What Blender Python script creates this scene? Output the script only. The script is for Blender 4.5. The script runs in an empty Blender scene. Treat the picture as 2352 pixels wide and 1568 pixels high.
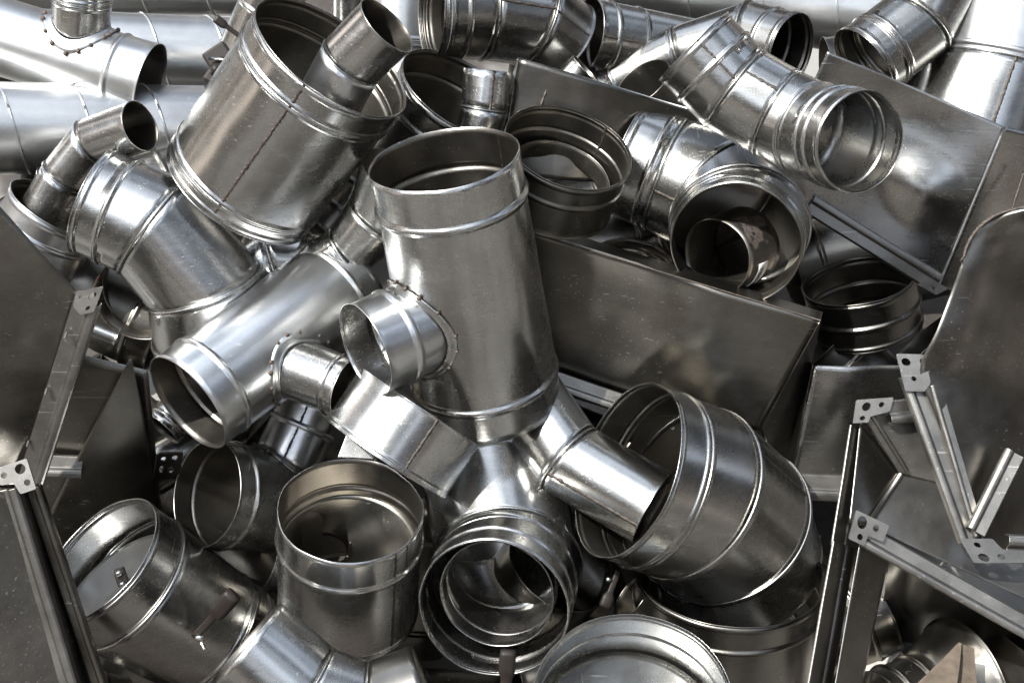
import bpy, bmesh, math, random
from mathutils import Vector, Matrix, noise
random.seed(7)
SC = bpy.context.scene
COL = SC.collection
PI = math.pi

# ------------------------------------------------------------------ camera
FPX = 3400.0            # focal length in photo pixels (photo 2352 wide)
D0 = 2.31               # metres from the lens to the middle of the pile
S0 = D0 / FPX           # metres per photo pixel there
PITCH = math.radians(40)
CAM_H = 2.1
cam_loc = Vector((0, -D0 * math.cos(PITCH), CAM_H))
FWD = Vector((0, math.cos(PITCH), -math.sin(PITCH)))
UP = Vector((0, math.sin(PITCH), math.cos(PITCH)))
RIGHT = Vector((1, 0, 0))
cd = bpy.data.cameras.new('camera')
cam = bpy.data.objects.new('camera', cd)
COL.objects.link(cam)
cam.location = cam_loc
cam.rotation_euler = (PI / 2 - PITCH, 0, 0)
cd.sensor_width = 36
cd.lens = 36 * FPX / 2352
cd.clip_start = 0.05
cd.clip_end = 2000
SC.camera = cam

# ------------------------------------------------------------------ sky and sun
SUNV = (-0.45 * RIGHT + 0.49 * UP - 0.75 * FWD).normalized()
w = bpy.data.worlds.new('World')
SC.world = w
w.use_nodes = True
nt = w.node_tree
bg = nt.nodes['Background']
sky = nt.nodes.new('ShaderNodeTexSky')
sky.sky_type = 'NISHITA'
sky.sun_disc = False
sky.sun_elevation = math.asin(SUNV.z)
sky.sun_rotation = math.atan2(SUNV.x, SUNV.y)
sky.air_density = 0.7
sky.dust_density = 2.0
hs = nt.nodes.new('ShaderNodeHueSaturation')
hs.inputs['Saturation'].default_value = 0.35
nt.links.new(sky.outputs[0], hs.inputs['Color'])
# clouds high up, and the dark uneven line of the yard's surroundings near the horizon
def wn(t, **k):
    n = nt.nodes.new(t)
    for a, b in k.items(): setattr(n, a, b)
    return n
tcw = wn('ShaderNodeTexCoord')
sep = wn('ShaderNodeSeparateXYZ'); nt.links.new(tcw.outputs['Generated'], sep.inputs[0])
nz1 = wn('ShaderNodeTexNoise'); nz1.inputs['Scale'].default_value = 3.6; nz1.inputs['Detail'].default_value = 5
nt.links.new(tcw.outputs['Generated'], nz1.inputs['Vector'])
nz2 = wn('ShaderNodeTexNoise'); nz2.inputs['Scale'].default_value = 3.2; nz2.inputs['Detail'].default_value = 3
nt.links.new(tcw.outputs['Generated'], nz2.inputs['Vector'])
cl = wn('ShaderNodeMapRange'); cl.inputs[1].default_value = 0.48; cl.inputs[2].default_value = 0.62; cl.inputs[3].default_value = 0.32; cl.inputs[4].default_value = 8.0
nt.links.new(nz1.outputs['Fac'], cl.inputs[0])
hz = wn('ShaderNodeMath', operation='MULTIPLY_ADD'); nt.links.new(nz2.outputs['Fac'], hz.inputs[0]); hz.inputs[1].default_value = -0.9
nt.links.new(sep.outputs['Z'], hz.inputs[2])
hm = wn('ShaderNodeMapRange'); hm.inputs[1].default_value = -0.05; hm.inputs[2].default_value = 0.06; hm.inputs[3].default_value = 0.07; hm.inputs[4].default_value = 1.0
nt.links.new(hz.outputs[0], hm.inputs[0])
# bright sectors added along the horizon to streak the metal's reflections
mpa = wn('ShaderNodeMapping'); mpa.inputs['Scale'].default_value = (5.0, 5.0, 0.9); nt.links.new(tcw.outputs['Generated'], mpa.inputs[0])
nz3 = wn('ShaderNodeTexNoise'); nz3.inputs['Scale'].default_value = 1.0; nz3.inputs['Detail'].default_value = 3
nt.links.new(mpa.outputs[0], nz3.inputs['Vector'])
az = wn('ShaderNodeMapRange'); az.inputs[1].default_value = 0.53; az.inputs[2].default_value = 0.58; az.inputs[3].default_value = 0.05; az.inputs[4].default_value = 0.8
nt.links.new(nz3.outputs['Fac'], az.inputs[0])
mx = wn('ShaderNodeMath', operation='MAXIMUM'); nt.links.new(hm.outputs[0], mx.inputs[0]); nt.links.new(az.outputs[0], mx.inputs[1])
mu = wn('ShaderNodeMath', operation='MULTIPLY'); nt.links.new(cl.outputs[0], mu.inputs[0]); nt.links.new(mx.outputs[0], mu.inputs[1])
wm = wn('ShaderNodeMix', data_type='RGBA', blend_type='MULTIPLY'); wm.inputs[0].default_value = 1.0
tint = wn('ShaderNodeMix', data_type='RGBA'); nt.links.new(hm.outputs[0], tint.inputs[0])
tint.inputs[6].default_value = (1.15, 0.95, 0.78, 1); tint.inputs[7].default_value = (0.93, 1.0, 1.05, 1)
nt.links.new(hs.outputs[0], wm.inputs[6]); nt.links.new(tint.outputs[2], wm.inputs[7])
vm = wn('ShaderNodeVectorMath', operation='SCALE'); nt.links.new(wm.outputs[2], vm.inputs[0]); nt.links.new(mu.outputs[0], vm.inputs['Scale'])
nt.links.new(vm.outputs[0], bg.inputs[0])
bg.inputs[1].default_value = 0.08
sd = bpy.data.lights.new('sun', 'SUN')
sd.energy = 5.0
sd.angle = math.radians(0.5)
sd.color = (1.0, 0.972, 0.93)
sun = bpy.data.objects.new('sun', sd)
COL.objects.link(sun)
sun.rotation_euler = SUNV.to_track_quat('Z', 'Y').to_euler()
sun.location = SUNV * 6
SC.view_settings.view_transform = 'Standard'
SC.view_settings.look = 'None'
SC.view_settings.exposure = 0.95
SC.view_settings.gamma = 1.0
SC.render.engine = 'CYCLES'
SC.cycles.max_bounces = 10
SC.cycles.glossy_bounces = 8
SC.cycles.diffuse_bounces = 3
SC.cycles.use_denoising = True
SC.cycles.sample_clamp_indirect = 6

# ------------------------------------------------------------------ materials
def nodes(name):
    m = bpy.data.materials.new(name)
    m.use_nodes = True
    n = m.node_tree.nodes
    b = n['Principled BSDF']
    return m, m.node_tree, b

def _noise(t, co, scale, detail=4, rough=0.55, vec_scale=None):
    n = t.nodes.new('ShaderNodeTexNoise')
    n.inputs['Scale'].default_value = scale
    n.inputs['Detail'].default_value = detail
    n.inputs['Roughness'].default_value = rough
    if vec_scale:
        mp = t.nodes.new('ShaderNodeMapping')
        mp.inputs['Scale'].default_value = vec_scale
        t.links.new(co, mp.inputs[0]); t.links.new(mp.outputs[0], n.inputs['Vector'])
    else:
        t.links.new(co, n.inputs['Vector'])
    return n.outputs['Fac']

def _ramp(t, fac, stops):
    r = t.nodes.new('ShaderNodeValToRGB')
    e = r.color_ramp.elements
    e[0].position, e[0].color = stops[0][0], (*stops[0][1], 1)
    e[1].position, e[1].color = stops[-1][0], (*stops[-1][1], 1)
    for p, c in stops[1:-1]:
        x = e.new(p); x.color = (*c, 1)
    t.links.new(fac, r.inputs[0])
    return r.outputs[0]

def _mix(t, fac, a, b, mode='MIX'):
    m = t.nodes.new('ShaderNodeMix'); m.data_type = 'RGBA'; m.blend_type = mode
    for sock, v in ((m.inputs[0], fac), (m.inputs[6], a), (m.inputs[7], b)):
        if isinstance(v, (int, float)): sock.default_value = v
        elif isinstance(v, tuple): sock.default_value = (*v, 1)
        else: t.links.new(v, sock)
    return m.outputs[2]

def _math(t, op, a, b=None):
    m = t.nodes.new('ShaderNodeMath'); m.operation = op
    for i, v in enumerate((a, b)):
        if v is None: continue
        if isinstance(v, (int, float)): m.inputs[i].default_value = v
        else: t.links.new(v, m.inputs[i])
    return m.outputs[0]

def galv(name, lo, hi, r0=0.24, r1=0.42, stain=(0.16, 0.12, 0.09), stain_at=0.68, rust=None, bump=0.12, scale=1.0):
    """zinc coated sheet: cloudy tarnish, fine spangle, dust specks, hair scratches"""
    m, t, b = nodes(name)
    tc = t.nodes.new('ShaderNodeTexCoord').outputs['Object']
    oi = t.nodes.new('ShaderNodeObjectInfo')
    add = t.nodes.new('ShaderNodeVectorMath'); add.operation = 'ADD'
    t.links.new(tc, add.inputs[0])
    cmb = t.nodes.new('ShaderNodeCombineXYZ')
    rnd = _math(t, 'MULTIPLY', oi.outputs['Random'], 7.0)
    for i in range(3): t.links.new(rnd, cmb.inputs[i])
    t.links.new(cmb.outputs[0], add.inputs[1])
    co = add.outputs[0]
    cloud = _noise(t, co, 9 * scale, 5, 0.6)
    streak = _noise(t, co, 26 * scale, 5, 0.65, (1, 0.25, 2.2))
    fine = _noise(t, co, 420, 3, 0.7)
    c = _ramp(t, cloud, [(0.3, lo), (0.7, hi)])
    c2 = _mix(t, 0.25, c, _ramp(t, streak, [(0.35, lo), (0.65, hi)]))
    c3 = _mix(t, 0.12, c2, _ramp(t, fine, [(0.35, tuple(x * 0.55 for x in lo)), (0.62, hi)]))
    smask = _ramp(t, _noise(t, co, 5 * scale, 8, 0.72), [(stain_at, (0, 0, 0)), (stain_at + 0.12, (1, 1, 1))])
    c4 = _mix(t, _math(t, 'MULTIPLY', smask, 0.28), c3, stain)
    scr = None
    for rot, sc_ in (((0.3, 0.7, 0.2), (1.2, 45, 60)), ((1.1, 0.2, 1.4), (50, 1.5, 55))):
        mp0 = t.nodes.new('ShaderNodeMapping'); mp0.inputs['Rotation'].default_value = rot; mp0.inputs['Scale'].default_value = sc_
        t.links.new(co, mp0.inputs[0])
        n0 = t.nodes.new('ShaderNodeTexNoise'); n0.inputs['Scale'].default_value = 5.0; n0.inputs['Detail'].default_value = 1
        t.links.new(mp0.outputs[0], n0.inputs['Vector'])
        q = _ramp(t, n0.outputs['Fac'], [(0.70, (0, 0, 0)), (0.76, (1, 1, 1))])
        scr = q if scr is None else _math(t, 'MAXIMUM', scr, q)
    scr = _math(t, 'MULTIPLY', scr, _ramp(t, _noise(t, co, 7, 3), [(0.45, (0, 0, 0)), (0.6, (1, 1, 1))]))
    c4 = _mix(t, _math(t, 'MULTIPLY', scr, 0.35), c4, (0.8, 0.79, 0.77))
    # dust specks
    v = t.nodes.new('ShaderNodeTexVoronoi'); v.inputs['Scale'].default_value = 95
    t.links.new(co, v.inputs['Vector'])
    speck = _ramp(t, v.outputs['Distance'], [(0.045, (1, 1, 1)), (0.085, (0, 0, 0))])
    spk = _math(t, 'MULTIPLY', speck, _ramp(t, _noise(t, co, 14, 3), [(0.54, (0, 0, 0)), (0.68, (1, 1, 1))]))
    c5 = _mix(t, _math(t, 'MULTIPLY', spk, 0.15), c4, (0.75, 0.73, 0.7))
    metal = _math(t, 'SUBTRACT', 1.0, _math(t, 'MULTIPLY', spk, 0.3))
    rough = t.nodes.new('ShaderNodeMapRange')
    rough.inputs[1].default_value = 0.3; rough.inputs[2].default_value = 0.7
    rough.inputs[3].default_value = r0; rough.inputs[4].default_value = r1
    t.links.new(_mixf(t, streak, cloud, fine), rough.inputs[0])
    rr = _math(t, 'ADD', _math(t, 'ADD', rough.outputs[0], _math(t, 'MULTIPLY', smask, 0.05)), _math(t, 'MULTIPLY', scr, 0.15))
    if rust is not None:
        rm = _ramp(t, _noise(t, co, 7, 8, 0.7), [(rust, (0, 0, 0)), (rust + 0.07, (1, 1, 1))])
        rc = _ramp(t, _noise(t, co, 60, 5), [(0.3, (0.02, 0.010, 0.007)), (0.7, (0.085, 0.04, 0.022))])
        c5 = _mix(t, rm, c5, rc)
        metal = _math(t, 'MULTIPLY', metal, _math(t, 'SUBTRACT', 1.0, _math(t, 'MULTIPLY', rm, 0.85)))
        rr = _math(t, 'ADD', rr, _math(t, 'MULTIPLY', rm, 0.35))
    t.links.new(c5, b.inputs['Base Color'])
    t.links.new(metal, b.inputs['Metallic'])
    t.links.new(rr, b.inputs['Roughness'])
    # bump: hair scratches + orange peel
    wv = t.nodes.new('ShaderNodeTexNoise'); wv.inputs['Scale'].default_value = 60; wv.inputs['Detail'].default_value = 2
    mp = t.nodes.new('ShaderNodeMapping'); mp.inputs['Scale'].default_value = (0.12, 1.2, 3.5); mp.inputs['Rotation'].default_value = (0.4, 0.9, 0.3)
    t.links.new(co, mp.inputs[0]); t.links.new(mp.outputs[0], wv.inputs['Vector'])
    bp = t.nodes.new('ShaderNodeBump'); bp.inputs['Strength'].default_value = bump; bp.inputs['Distance'].default_value = 0.002
    h = _math(t, 'ADD', _math(t, 'MULTIPLY', wv.outputs['Fac'], 0.5), _math(t, 'ADD', _math(t, 'MULTIPLY', fine, 0.025), _math(t, 'MULTIPLY', cloud, 0.7)))
    t.links.new(h, bp.inputs['Height'])
    t.links.new(bp.outputs[0], b.inputs['Normal'])
    return m

def _mixf(t, a, b, c):
    return _math(t, 'ADD', _math(t, 'MULTIPLY', a, 0.4), _math(t, 'ADD', _math(t, 'MULTIPLY', b, 0.5), _math(t, 'MULTIPLY', c, 0.1)))

def plain(name, col, rough=0.6, metal=0.0, var=0.25, scale=30, bump=0.1):
    m, t, b = nodes(name)
    tc = t.nodes.new('ShaderNodeTexCoord').outputs['Object']
    f = _noise(t, tc, scale, 6, 0.65)
    lo = tuple(x * (1 - var) for x in col); hi = tuple(min(1, x * (1 + var)) for x in col)
    t.links.new(_ramp(t, f, [(0.3, lo), (0.7, hi)]), b.inputs['Base Color'])
    b.inputs['Roughness'].default_value = rough
    b.inputs['Metallic'].default_value = metal
    bp = t.nodes.new('ShaderNodeBump'); bp.inputs['Strength'].default_value = bump; bp.inputs['Distance'].default_value = 0.003
    t.links.new(f, bp.inputs['Height']); t.links.new(bp.outputs[0], b.inputs['Normal'])
    return m

M = {
    'bright': galv('bright_zinc', (0.48, 0.485, 0.48), (0.64, 0.648, 0.65), 0.25, 0.33),
    'polished': galv('polished_zinc', (0.45, 0.455, 0.45), (0.58, 0.585, 0.58), 0.32, 0.39),
    'zinc': galv('zinc_sheet', (0.35, 0.344, 0.325), (0.50, 0.50, 0.485), 0.21, 0.31),
    'dull': galv('dull_zinc_sheet', (0.24, 0.232, 0.214), (0.385, 0.38, 0.362), 0.22, 0.32, stain_at=0.62),
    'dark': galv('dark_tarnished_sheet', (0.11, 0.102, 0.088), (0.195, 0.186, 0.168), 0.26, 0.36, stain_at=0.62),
    'inner': galv('shade_darkened_duct_inside', (0.13, 0.118, 0.10), (0.235, 0.22, 0.195), 0.30, 0.42, stain_at=0.6),  # brown tarnish tone, darkened to hold the mouths' shade in the colour
    'rusty': galv('rust_stained_sheet', (0.14, 0.122, 0.105), (0.29, 0.27, 0.245), 0.3, 0.5, rust=0.54),
    'rail': galv('flange_rail_steel', (0.16, 0.152, 0.138), (0.28, 0.27, 0.25), 0.36, 0.5, bump=0.08),
    'weld': plain('weld_bead', (0.075, 0.062, 0.052), 0.5, 0.75, 0.7, 350, 0.6),
    'rustspot': plain('rusty_weld', (0.085, 0.063, 0.05), 0.6, 0.5, 0.5, 300, 0.5),
    'plastic': plain('brown_black_plastic', (0.012, 0.009, 0.0075), 0.5, 0.0, 0.3, 40, 0.05),
    'screw': plain('screw_steel', (0.6, 0.6, 0.58), 0.25, 1.0, 0.1, 60, 0.1),
    'ink': plain('black_marker_ink', (0.02, 0.018, 0.018), 0.5, 0.0, 0.2, 60, 0.0),
    'paper': plain('white_label_paper', (0.7, 0.7, 0.67), 0.6, 0.0, 0.05, 60, 0.02),
    'carton': plain('torn_brown_cardboard', (0.075, 0.058, 0.042), 0.95, 0.0, 0.35, 60, 0.5),
    'ground': None,
}

M['plastic'].node_tree.nodes['Principled BSDF'].inputs['Specular IOR Level'].default_value = 0.22

def ground_mat():
    m, t, b = nodes('patchy_yard_concrete')
    tc = t.nodes.new('ShaderNodeTexCoord').outputs['Object']
    big = _noise(t, tc, 1.7, 3, 0.5)
    c = _ramp(t, big, [(0.46, (0.022, 0.016, 0.012)), (0.52, (0.045, 0.038, 0.032)), (0.57, (0.24, 0.235, 0.22))])  # dark and pale patches added for the streaks they reflect in the metal
    c = _mix(t, 0.3, c, _ramp(t, _noise(t, tc, 45, 6, 0.7), [(0.35, (0.014, 0.012, 0.010)), (0.65, (0.055, 0.05, 0.044))]))
    t.links.new(c, b.inputs['Base Color']); b.inputs['Roughness'].default_value = 0.9
    return m
M['ground'] = ground_mat()

# ------------------------------------------------------------------ helpers
def P(u, v, z):
    d = D0 - z * S0
    return cam_loc + d * (FWD + RIGHT * ((u - 1176) / FPX) - UP * ((v - 784) / FPX))

def ray(u, v):
    return (FWD + RIGHT * ((u - 1176) / FPX) - UP * ((v - 784) / FPX)).normalized()

def project(p):
    d = p - cam_loc
    k = d.dot(FWD)
    return 1176 + FPX * d.dot(RIGHT) / k, 784 - FPX * d.dot(UP) / k

def nextpt(p0, u, v, m):
    """point on the sight line of (u, v) such that the step from p0 makes the angle acos(m) with the line of sight (m > 0: coming nearer)"""
    r0 = p0 - cam_loc; L0 = r0.length; r0 = r0 / L0
    r1 = ray(u, v)
    delta = math.acos(max(-1, min(1, r0.dot(r1))))
    phi = math.acos(m)
    t = L0 * math.sin(phi) / math.sin(phi + delta)
    return cam_loc + r1 * t

def tag(o, label, cat, group=None):
    o['label'] = label; o['category'] = cat
    if group: o['group'] = group
    return o

def mesh_obj(name, verts, faces, mat, parent=None, smooth=True, solid=0.0, off=-1, bevel=0.0):
    root = parent
    loc = Vector((0, 0, 0))
    if parent is not None:
        loc = parent['_o'] if '_o' in parent else (0, 0, 0)
        loc = Vector(loc)
    me = bpy.data.meshes.new(name)
    me.from_pydata([tuple(Vector(v) - loc) for v in verts], [], faces)
    if smooth:
        me.polygons.foreach_set('use_smooth', [True] * len(me.polygons))
    me.materials.append(mat)
    me.update()
    o = bpy.data.objects.new(name, me)
    COL.objects.link(o)
    if parent is not None:
        o.parent = parent
        o['_o'] = tuple(loc)
    if solid:
        s = o.modifiers.new('thickness', 'SOLIDIFY'); s.thickness = solid; s.offset = off
        s.use_even_offset = False
    if bevel:
        b = o.modifiers.new('bevel', 'BEVEL'); b.width = bevel; b.segments = 2; b.limit_method = 'ANGLE'
    return o

def empty(name, p, label, cat, group=None):
    o = bpy.data.objects.new(name, None)
    COL.objects.link(o)
    o.location = p
    o.empty_display_size = 0.05
    o['_o'] = tuple(p)
    tag(o, label, cat, group)
    return o

def frame(d, ref=None):
    d = d.normalized()
    ref = ref or UP
    if abs(d.dot(ref)) > 0.95: ref = RIGHT
    e1 = (ref - d * ref.dot(d)).normalized()
    return e1, d.cross(e1).normalized()

def tube(name, pts, r, mat, parent, closed=False, n=8, flat=1.0, jitter=0.0, nrm=None):
    """sweep a small round section along points"""
    V = []; F = []; N = len(pts)
    for i, p in enumerate(pts):
        a = pts[(i - 1) % N] if (closed or i > 0) else p
        b = pts[(i + 1) % N] if (closed or i < N - 1) else p
        d = (b - a).normalized()
        if nrm is not None: e1 = nrm[i] - d * nrm[i].dot(d); e1.normalize(); e2 = d.cross(e1)
        else: e1, e2 = frame(d)
        rr = r * (1 + jitter * (random.random() - 0.5) * 2)
        for k in range(n):
            a_ = 2 * PI * k / n
            V.append(p + e1 * (math.cos(a_) * rr * flat) + e2 * (math.sin(a_) * rr))
    for i in range(N if closed else N - 1):
        for k in range(n):
            j = (i + 1) % N
            F.append((i * n + k, j * n + k, j * n + (k + 1) % n, i * n + (k + 1) % n))
    if not closed:
        F.append(tuple(range(n))[::-1]); F.append(tuple((N - 1) * n + k for k in range(n)))
    return mesh_obj(name, V, F, mat, parent)

class Seg:
    pass

NPHI = 128
def segment(name, A, B, ra, rb, nA, nB, mat, parent, beads=(), s=S0, amp=0.006, holes=(), rimA=0, rimB=0, thick=1.6, oval=0.0, ref=None, tfun=None, tear=None, seed=0):
    """one round sheet metal piece from A to B, cut by the planes nA, nB. beads: (end 'a'|'b', distance px, height px, half width px)"""
    d = (B - A); L = d.length; d.normalize()
    e1, e2 = frame(d, ref)
    sg = Seg(); sg.A, sg.B, sg.d, sg.L, sg.ra, sg.rb, sg.e1, sg.e2, sg.s, sg.oval = A, B, d, L, ra, rb, e1, e2, s, oval
    st = []
    tAm = 0.0
    if tfun:
        tAm = sum(tfun((e1 * math.cos(i * PI / 8) + e2 * math.sin(i * PI / 8)) * ra) for i in range(16)) / 16
        tAm = min(tAm, L * 0.85)
    nst = max(3, int((L - tAm) / (16 * s)))
    for i in range(nst + 1): st.append(('m', i / nst, 0.0))
    for (e, x, h, hw) in beads:
        for q in (-1.35, -1.0, -0.7, -0.4, 0, 0.4, 0.7, 1.0, 1.35):
            hh = h * max(0.0, math.cos(q * PI / 2)) if abs(q) < 1 else 0.0
            st.append((e, (x + q * hw) * s, hh * s))
    for e, k in (('a', rimA), ('b', rimB)):
        if k:
            st.append((e, 0.0, k * s)); st.append((e, 1.5 * s, k * s)); st.append((e, 4 * s, k * 0.35 * s)); st.append((e, 7 * s, 0.0))
    def pos(q):
        return tAm + q[1] * (L - tAm) if q[0] == 'm' else (tAm + q[1] if q[0] == 'a' else L - q[1])
    # drop plain stations that fall inside a bead zone
    special = [pos(q) for q in st if q[0] != 'm']
    st = [q for q in st if q[0] != 'm' or (all(abs(pos(q) - x) > 5 * s for x in special)) or (q[1] in (0.0, 1.0) and not any(abs(pos(q) - x) < 1e-6 for x in special))]
    st.sort(key=pos)
    V = []
    so = Vector((random.random() * 50 + seed, random.random() * 50, 3.0))
    for q in st:
        for k in range(NPHI):
            ph = 2 * PI * k / NPHI
            er = e1 * math.cos(ph) * (1 + oval) + e2 * math.sin(ph) * (1 - oval)
            f0 = pos(q) / L
            r = ra + (rb - ra) * f0
            base = er * r
            tA = 0.0
            if tfun: tA = tfun(base)
            elif nA is not None:
                tA = -base.dot(nA) / d.dot(nA)
            tB = L
            if nB is not None: tB = L - base.dot(nB) / d.dot(nB)
            if q[0] == 'm': t = tA + (tB - tA) * q[1]
            elif q[0] == 'a': t = tA + q[1]
            else: t = tB - q[1]
            p = Vector((math.cos(ph) * 1.1, math.sin(ph) * 1.1, t / 0.18)) + so
            pw = Vector((math.cos(ph) * 4.2, math.sin(ph) * 4.2, t / 0.5)) + so
            dr = (noise.noise(p) * amp + noise.noise(p * 2.7) * amp * 0.35 + noise.noise(pw) * 0.0048) * r
            ed = min(pos(q), L - pos(q)) / (26 * s)
            if ed < 4: dr += noise.noise(Vector((math.cos(ph) * 1.7, math.sin(ph) * 1.7, so.x + (3 if pos(q) > L / 2 else 0)))) * 0.022 * r * math.exp(-ed) * (1 if (nA is None if pos(q) < L / 2 else nB is None) else 0)
            if tear and q == st[0]:
                g = abs(((ph - tear[0] + PI) % (2 * PI)) - PI)
                if g < tear[1]: t += (random.random() * 0.6 + 0.4) * tear[2] * s * (1 - g / tear[1])
            V.append(A + d * t + er * (r + q[2] + dr))
    F = []
    for i in range(len(st) - 1):
        for k in range(NPHI):
            k2 = (k + 1) % NPHI
            f = (i * NPHI + k, i * NPHI + k2, (i + 1) * NPHI + k2, (i + 1) * NPHI + k)
            if holes:
                c = (V[f[0]] + V[f[1]] + V[f[2]] + V[f[3]]) / 4
                bad = False
                for (ho, hd, hr) in holes:
                    w_ = c - ho
                    if w_.dot(hd) > 0 and (w_ - hd * w_.dot(hd)).length < hr: bad = True
                if bad: continue
            F.append(f)
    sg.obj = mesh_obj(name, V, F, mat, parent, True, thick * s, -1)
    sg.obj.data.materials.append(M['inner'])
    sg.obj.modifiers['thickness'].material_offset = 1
    # face winding: make outward
    return sg

def ring_pts(C, n, r, e1, e2, d, k=96):
    out = []; nr = []
    for i in range(k):
        ph = 2 * PI * i / k
        er = e1 * math.cos(ph) + e2 * math.sin(ph)
        t = -(er * r).dot(n) / d.dot(n)
        out.append(C + er * r + d * t); nr.append(er)
    return out, nr

def gen_angle(sg, u, v, inside=False):
    best = None
    for i in range(180):
        ph = 2 * PI * i / 180
        er = sg.e1 * math.cos(ph) + sg.e2 * math.sin(ph)
        for f in (0.1, 0.3, 0.5, 0.7, 0.9):
            p = sg.A + sg.d * (sg.L * f) + er * (sg.ra + (sg.rb - sg.ra) * f)
            vis = er.dot((cam_loc - p).normalized())
            if (vis > 0.02) == inside: continue
            a, b = project(p)
            q = (a - u) ** 2 + (b - v) ** 2
            if best is None or q < best[0]: best = (q, ph)
    return best[1] if best else 0.0

def weld_seam(sg, uv, parent, r=2.2, f0=0.01, f1=0.99, mat='weld', inside=False, nA=None, nB=None):
    ph = uv if isinstance(uv, float) else gen_angle(sg, *uv, inside=inside)
    er = sg.e1 * math.cos(ph) * (1 + sg.oval) + sg.e2 * math.sin(ph) * (1 - sg.oval)
    tA = 0 if nA is None else -(er * sg.ra).dot(nA) / sg.d.dot(nA)
    tB = sg.L if nB is None else sg.L - (er * sg.rb).dot(nB) / sg.d.dot(nB)
    n = max(12, int(sg.L / (4 * sg.s)))
    side = sg.d.cross(er)
    pts = []; nr = []
    for i in range(n + 1):
        f = f0 + (f1 - f0) * i / n
        t = tA + (tB - tA) * f
        R = sg.ra + (sg.rb - sg.ra) * f
        pts.append(sg.A + sg.d * t + er * (R + (0.3 if not inside else -2.2) * sg.s) + side * (random.random() - 0.5) * 1.6 * sg.s)
        nr.append(er)
    return tube('weld_seam', pts, r * 1.35 * sg.s, M[mat], parent, False, 6, 0.42, 0.35, nr)

GRP = {'elbow': 'round sheet metal duct elbows in the scrap pile', 'tee': 'round duct tees in the scrap pile',
       'collar': 'short round duct collars in the scrap pile', 'pipe': 'straight round duct pipes behind and in the pile',
       'reducer': 'duct reducers in the scrap pile', 'damper': 'round duct dampers with hand levers'}

def duct(name, label, cat, z, r, path, mat='zinc', group=None, beads=(), seams=(), taper=None, rims=(2, 2), joints='seam_ring',
         amp=0.008, thick=2.4, oval=None, parts=None, holes=(), tear=None, jr=3.0, start=None, mats=None, inner=None):
    """a round duct whose axis runs through the photo points of path; z = height of the first point towards the camera, r = radius px there"""
    p0 = P(path[0][0], path[0][1], z) if start is None else start
    s = (p0 - cam_loc).dot(FWD) / FPX
    pts = [p0]
    for (u, v, m) in path[1:]: pts.append(nextpt(pts[-1], u, v, m))
    taper = taper or [1.0] * len(pts)
    if oval is None: oval = random.uniform(-0.014, 0.014)
    root = empty(name, min(pts, key=lambda p: p.z), label, cat, group)
    segs = []
    N = len(pts) - 1
    dirs = [(pts[i + 1] - pts[i]).normalized() for i in range(N)]
    root_segs = []
    for i in range(N):
        nA = None if i == 0 else (dirs[i - 1] + dirs[i]).normalized()
        nB = None if i == N - 1 else (dirs[i] + dirs[i + 1]).normalized()
        pn = (parts[i] if parts else ('collar' if N > 1 and i in (0, N - 1) else ('gore' if N > 1 else 'pipe_shell')))
        bs = [(b[1], b[2], b[3] if len(b) > 3 else 4.0, b[4] if len(b) > 4 else 7.0) for b in beads if b[0] == i]
        hl = holes if isinstance(holes, list) else ()
        sg = segment(pn, pts[i], pts[i + 1], r * s * taper[i], r * s * taper[i + 1], nA, nB, M[(mats[i] if mats else mat)], root, bs, s, amp,
                     hl, rims[0] if i == 0 else 0, rims[1] if i == N - 1 else 0, thick, oval, tear=tear if i == 0 else None)
        sg.nA, sg.nB = nA, nB
        if inner: sg.obj.data.materials[1] = M[inner]  # lighter inside colour for the mouths that get sun
        root_segs.append(sg)
        if i > 0 and joints:
            rp, nr = ring_pts(pts[i], nA, r * s * taper[i] + 0.6 * s, sg.e1, sg.e2, sg.d)
            tube(joints, rp, jr * s, M[mat], root, True, 8, 0.9, 0.0, nr)
    for q in seams:
        sg = root_segs[q[0]]
        weld_seam(sg, (q[1], q[2]), root, r=q[3] if len(q) > 3 else 2.2, nA=sg.nA, nB=sg.nB, inside=len(q) > 4)
    root_obj = Seg(); root_obj.root = root; root_obj.segs = root_segs; root_obj.pts = pts; root_obj.s = s
    return root_obj

def hit_cyl(o, d, A, ax, R):
    """distance along o + t d to the outer (larger t) hit of the cylinder"""
    w_ = o - A
    dp = d - ax * d.dot(ax); wp = w_ - ax * w_.dot(ax)
    a = dp.dot(dp); b = 2 * dp.dot(wp); c = wp.dot(wp) - R * R
    disc = b * b - 4 * a * c
    if disc < 0: disc = 0
    return (-b + math.sqrt(disc)) / (2 * a)

def branch_geo(sgA, sgd, R, origin, u, v, m, extra=None):
    end = nextpt(origin, u, v, m)
    return end, (end - origin).normalized()

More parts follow.
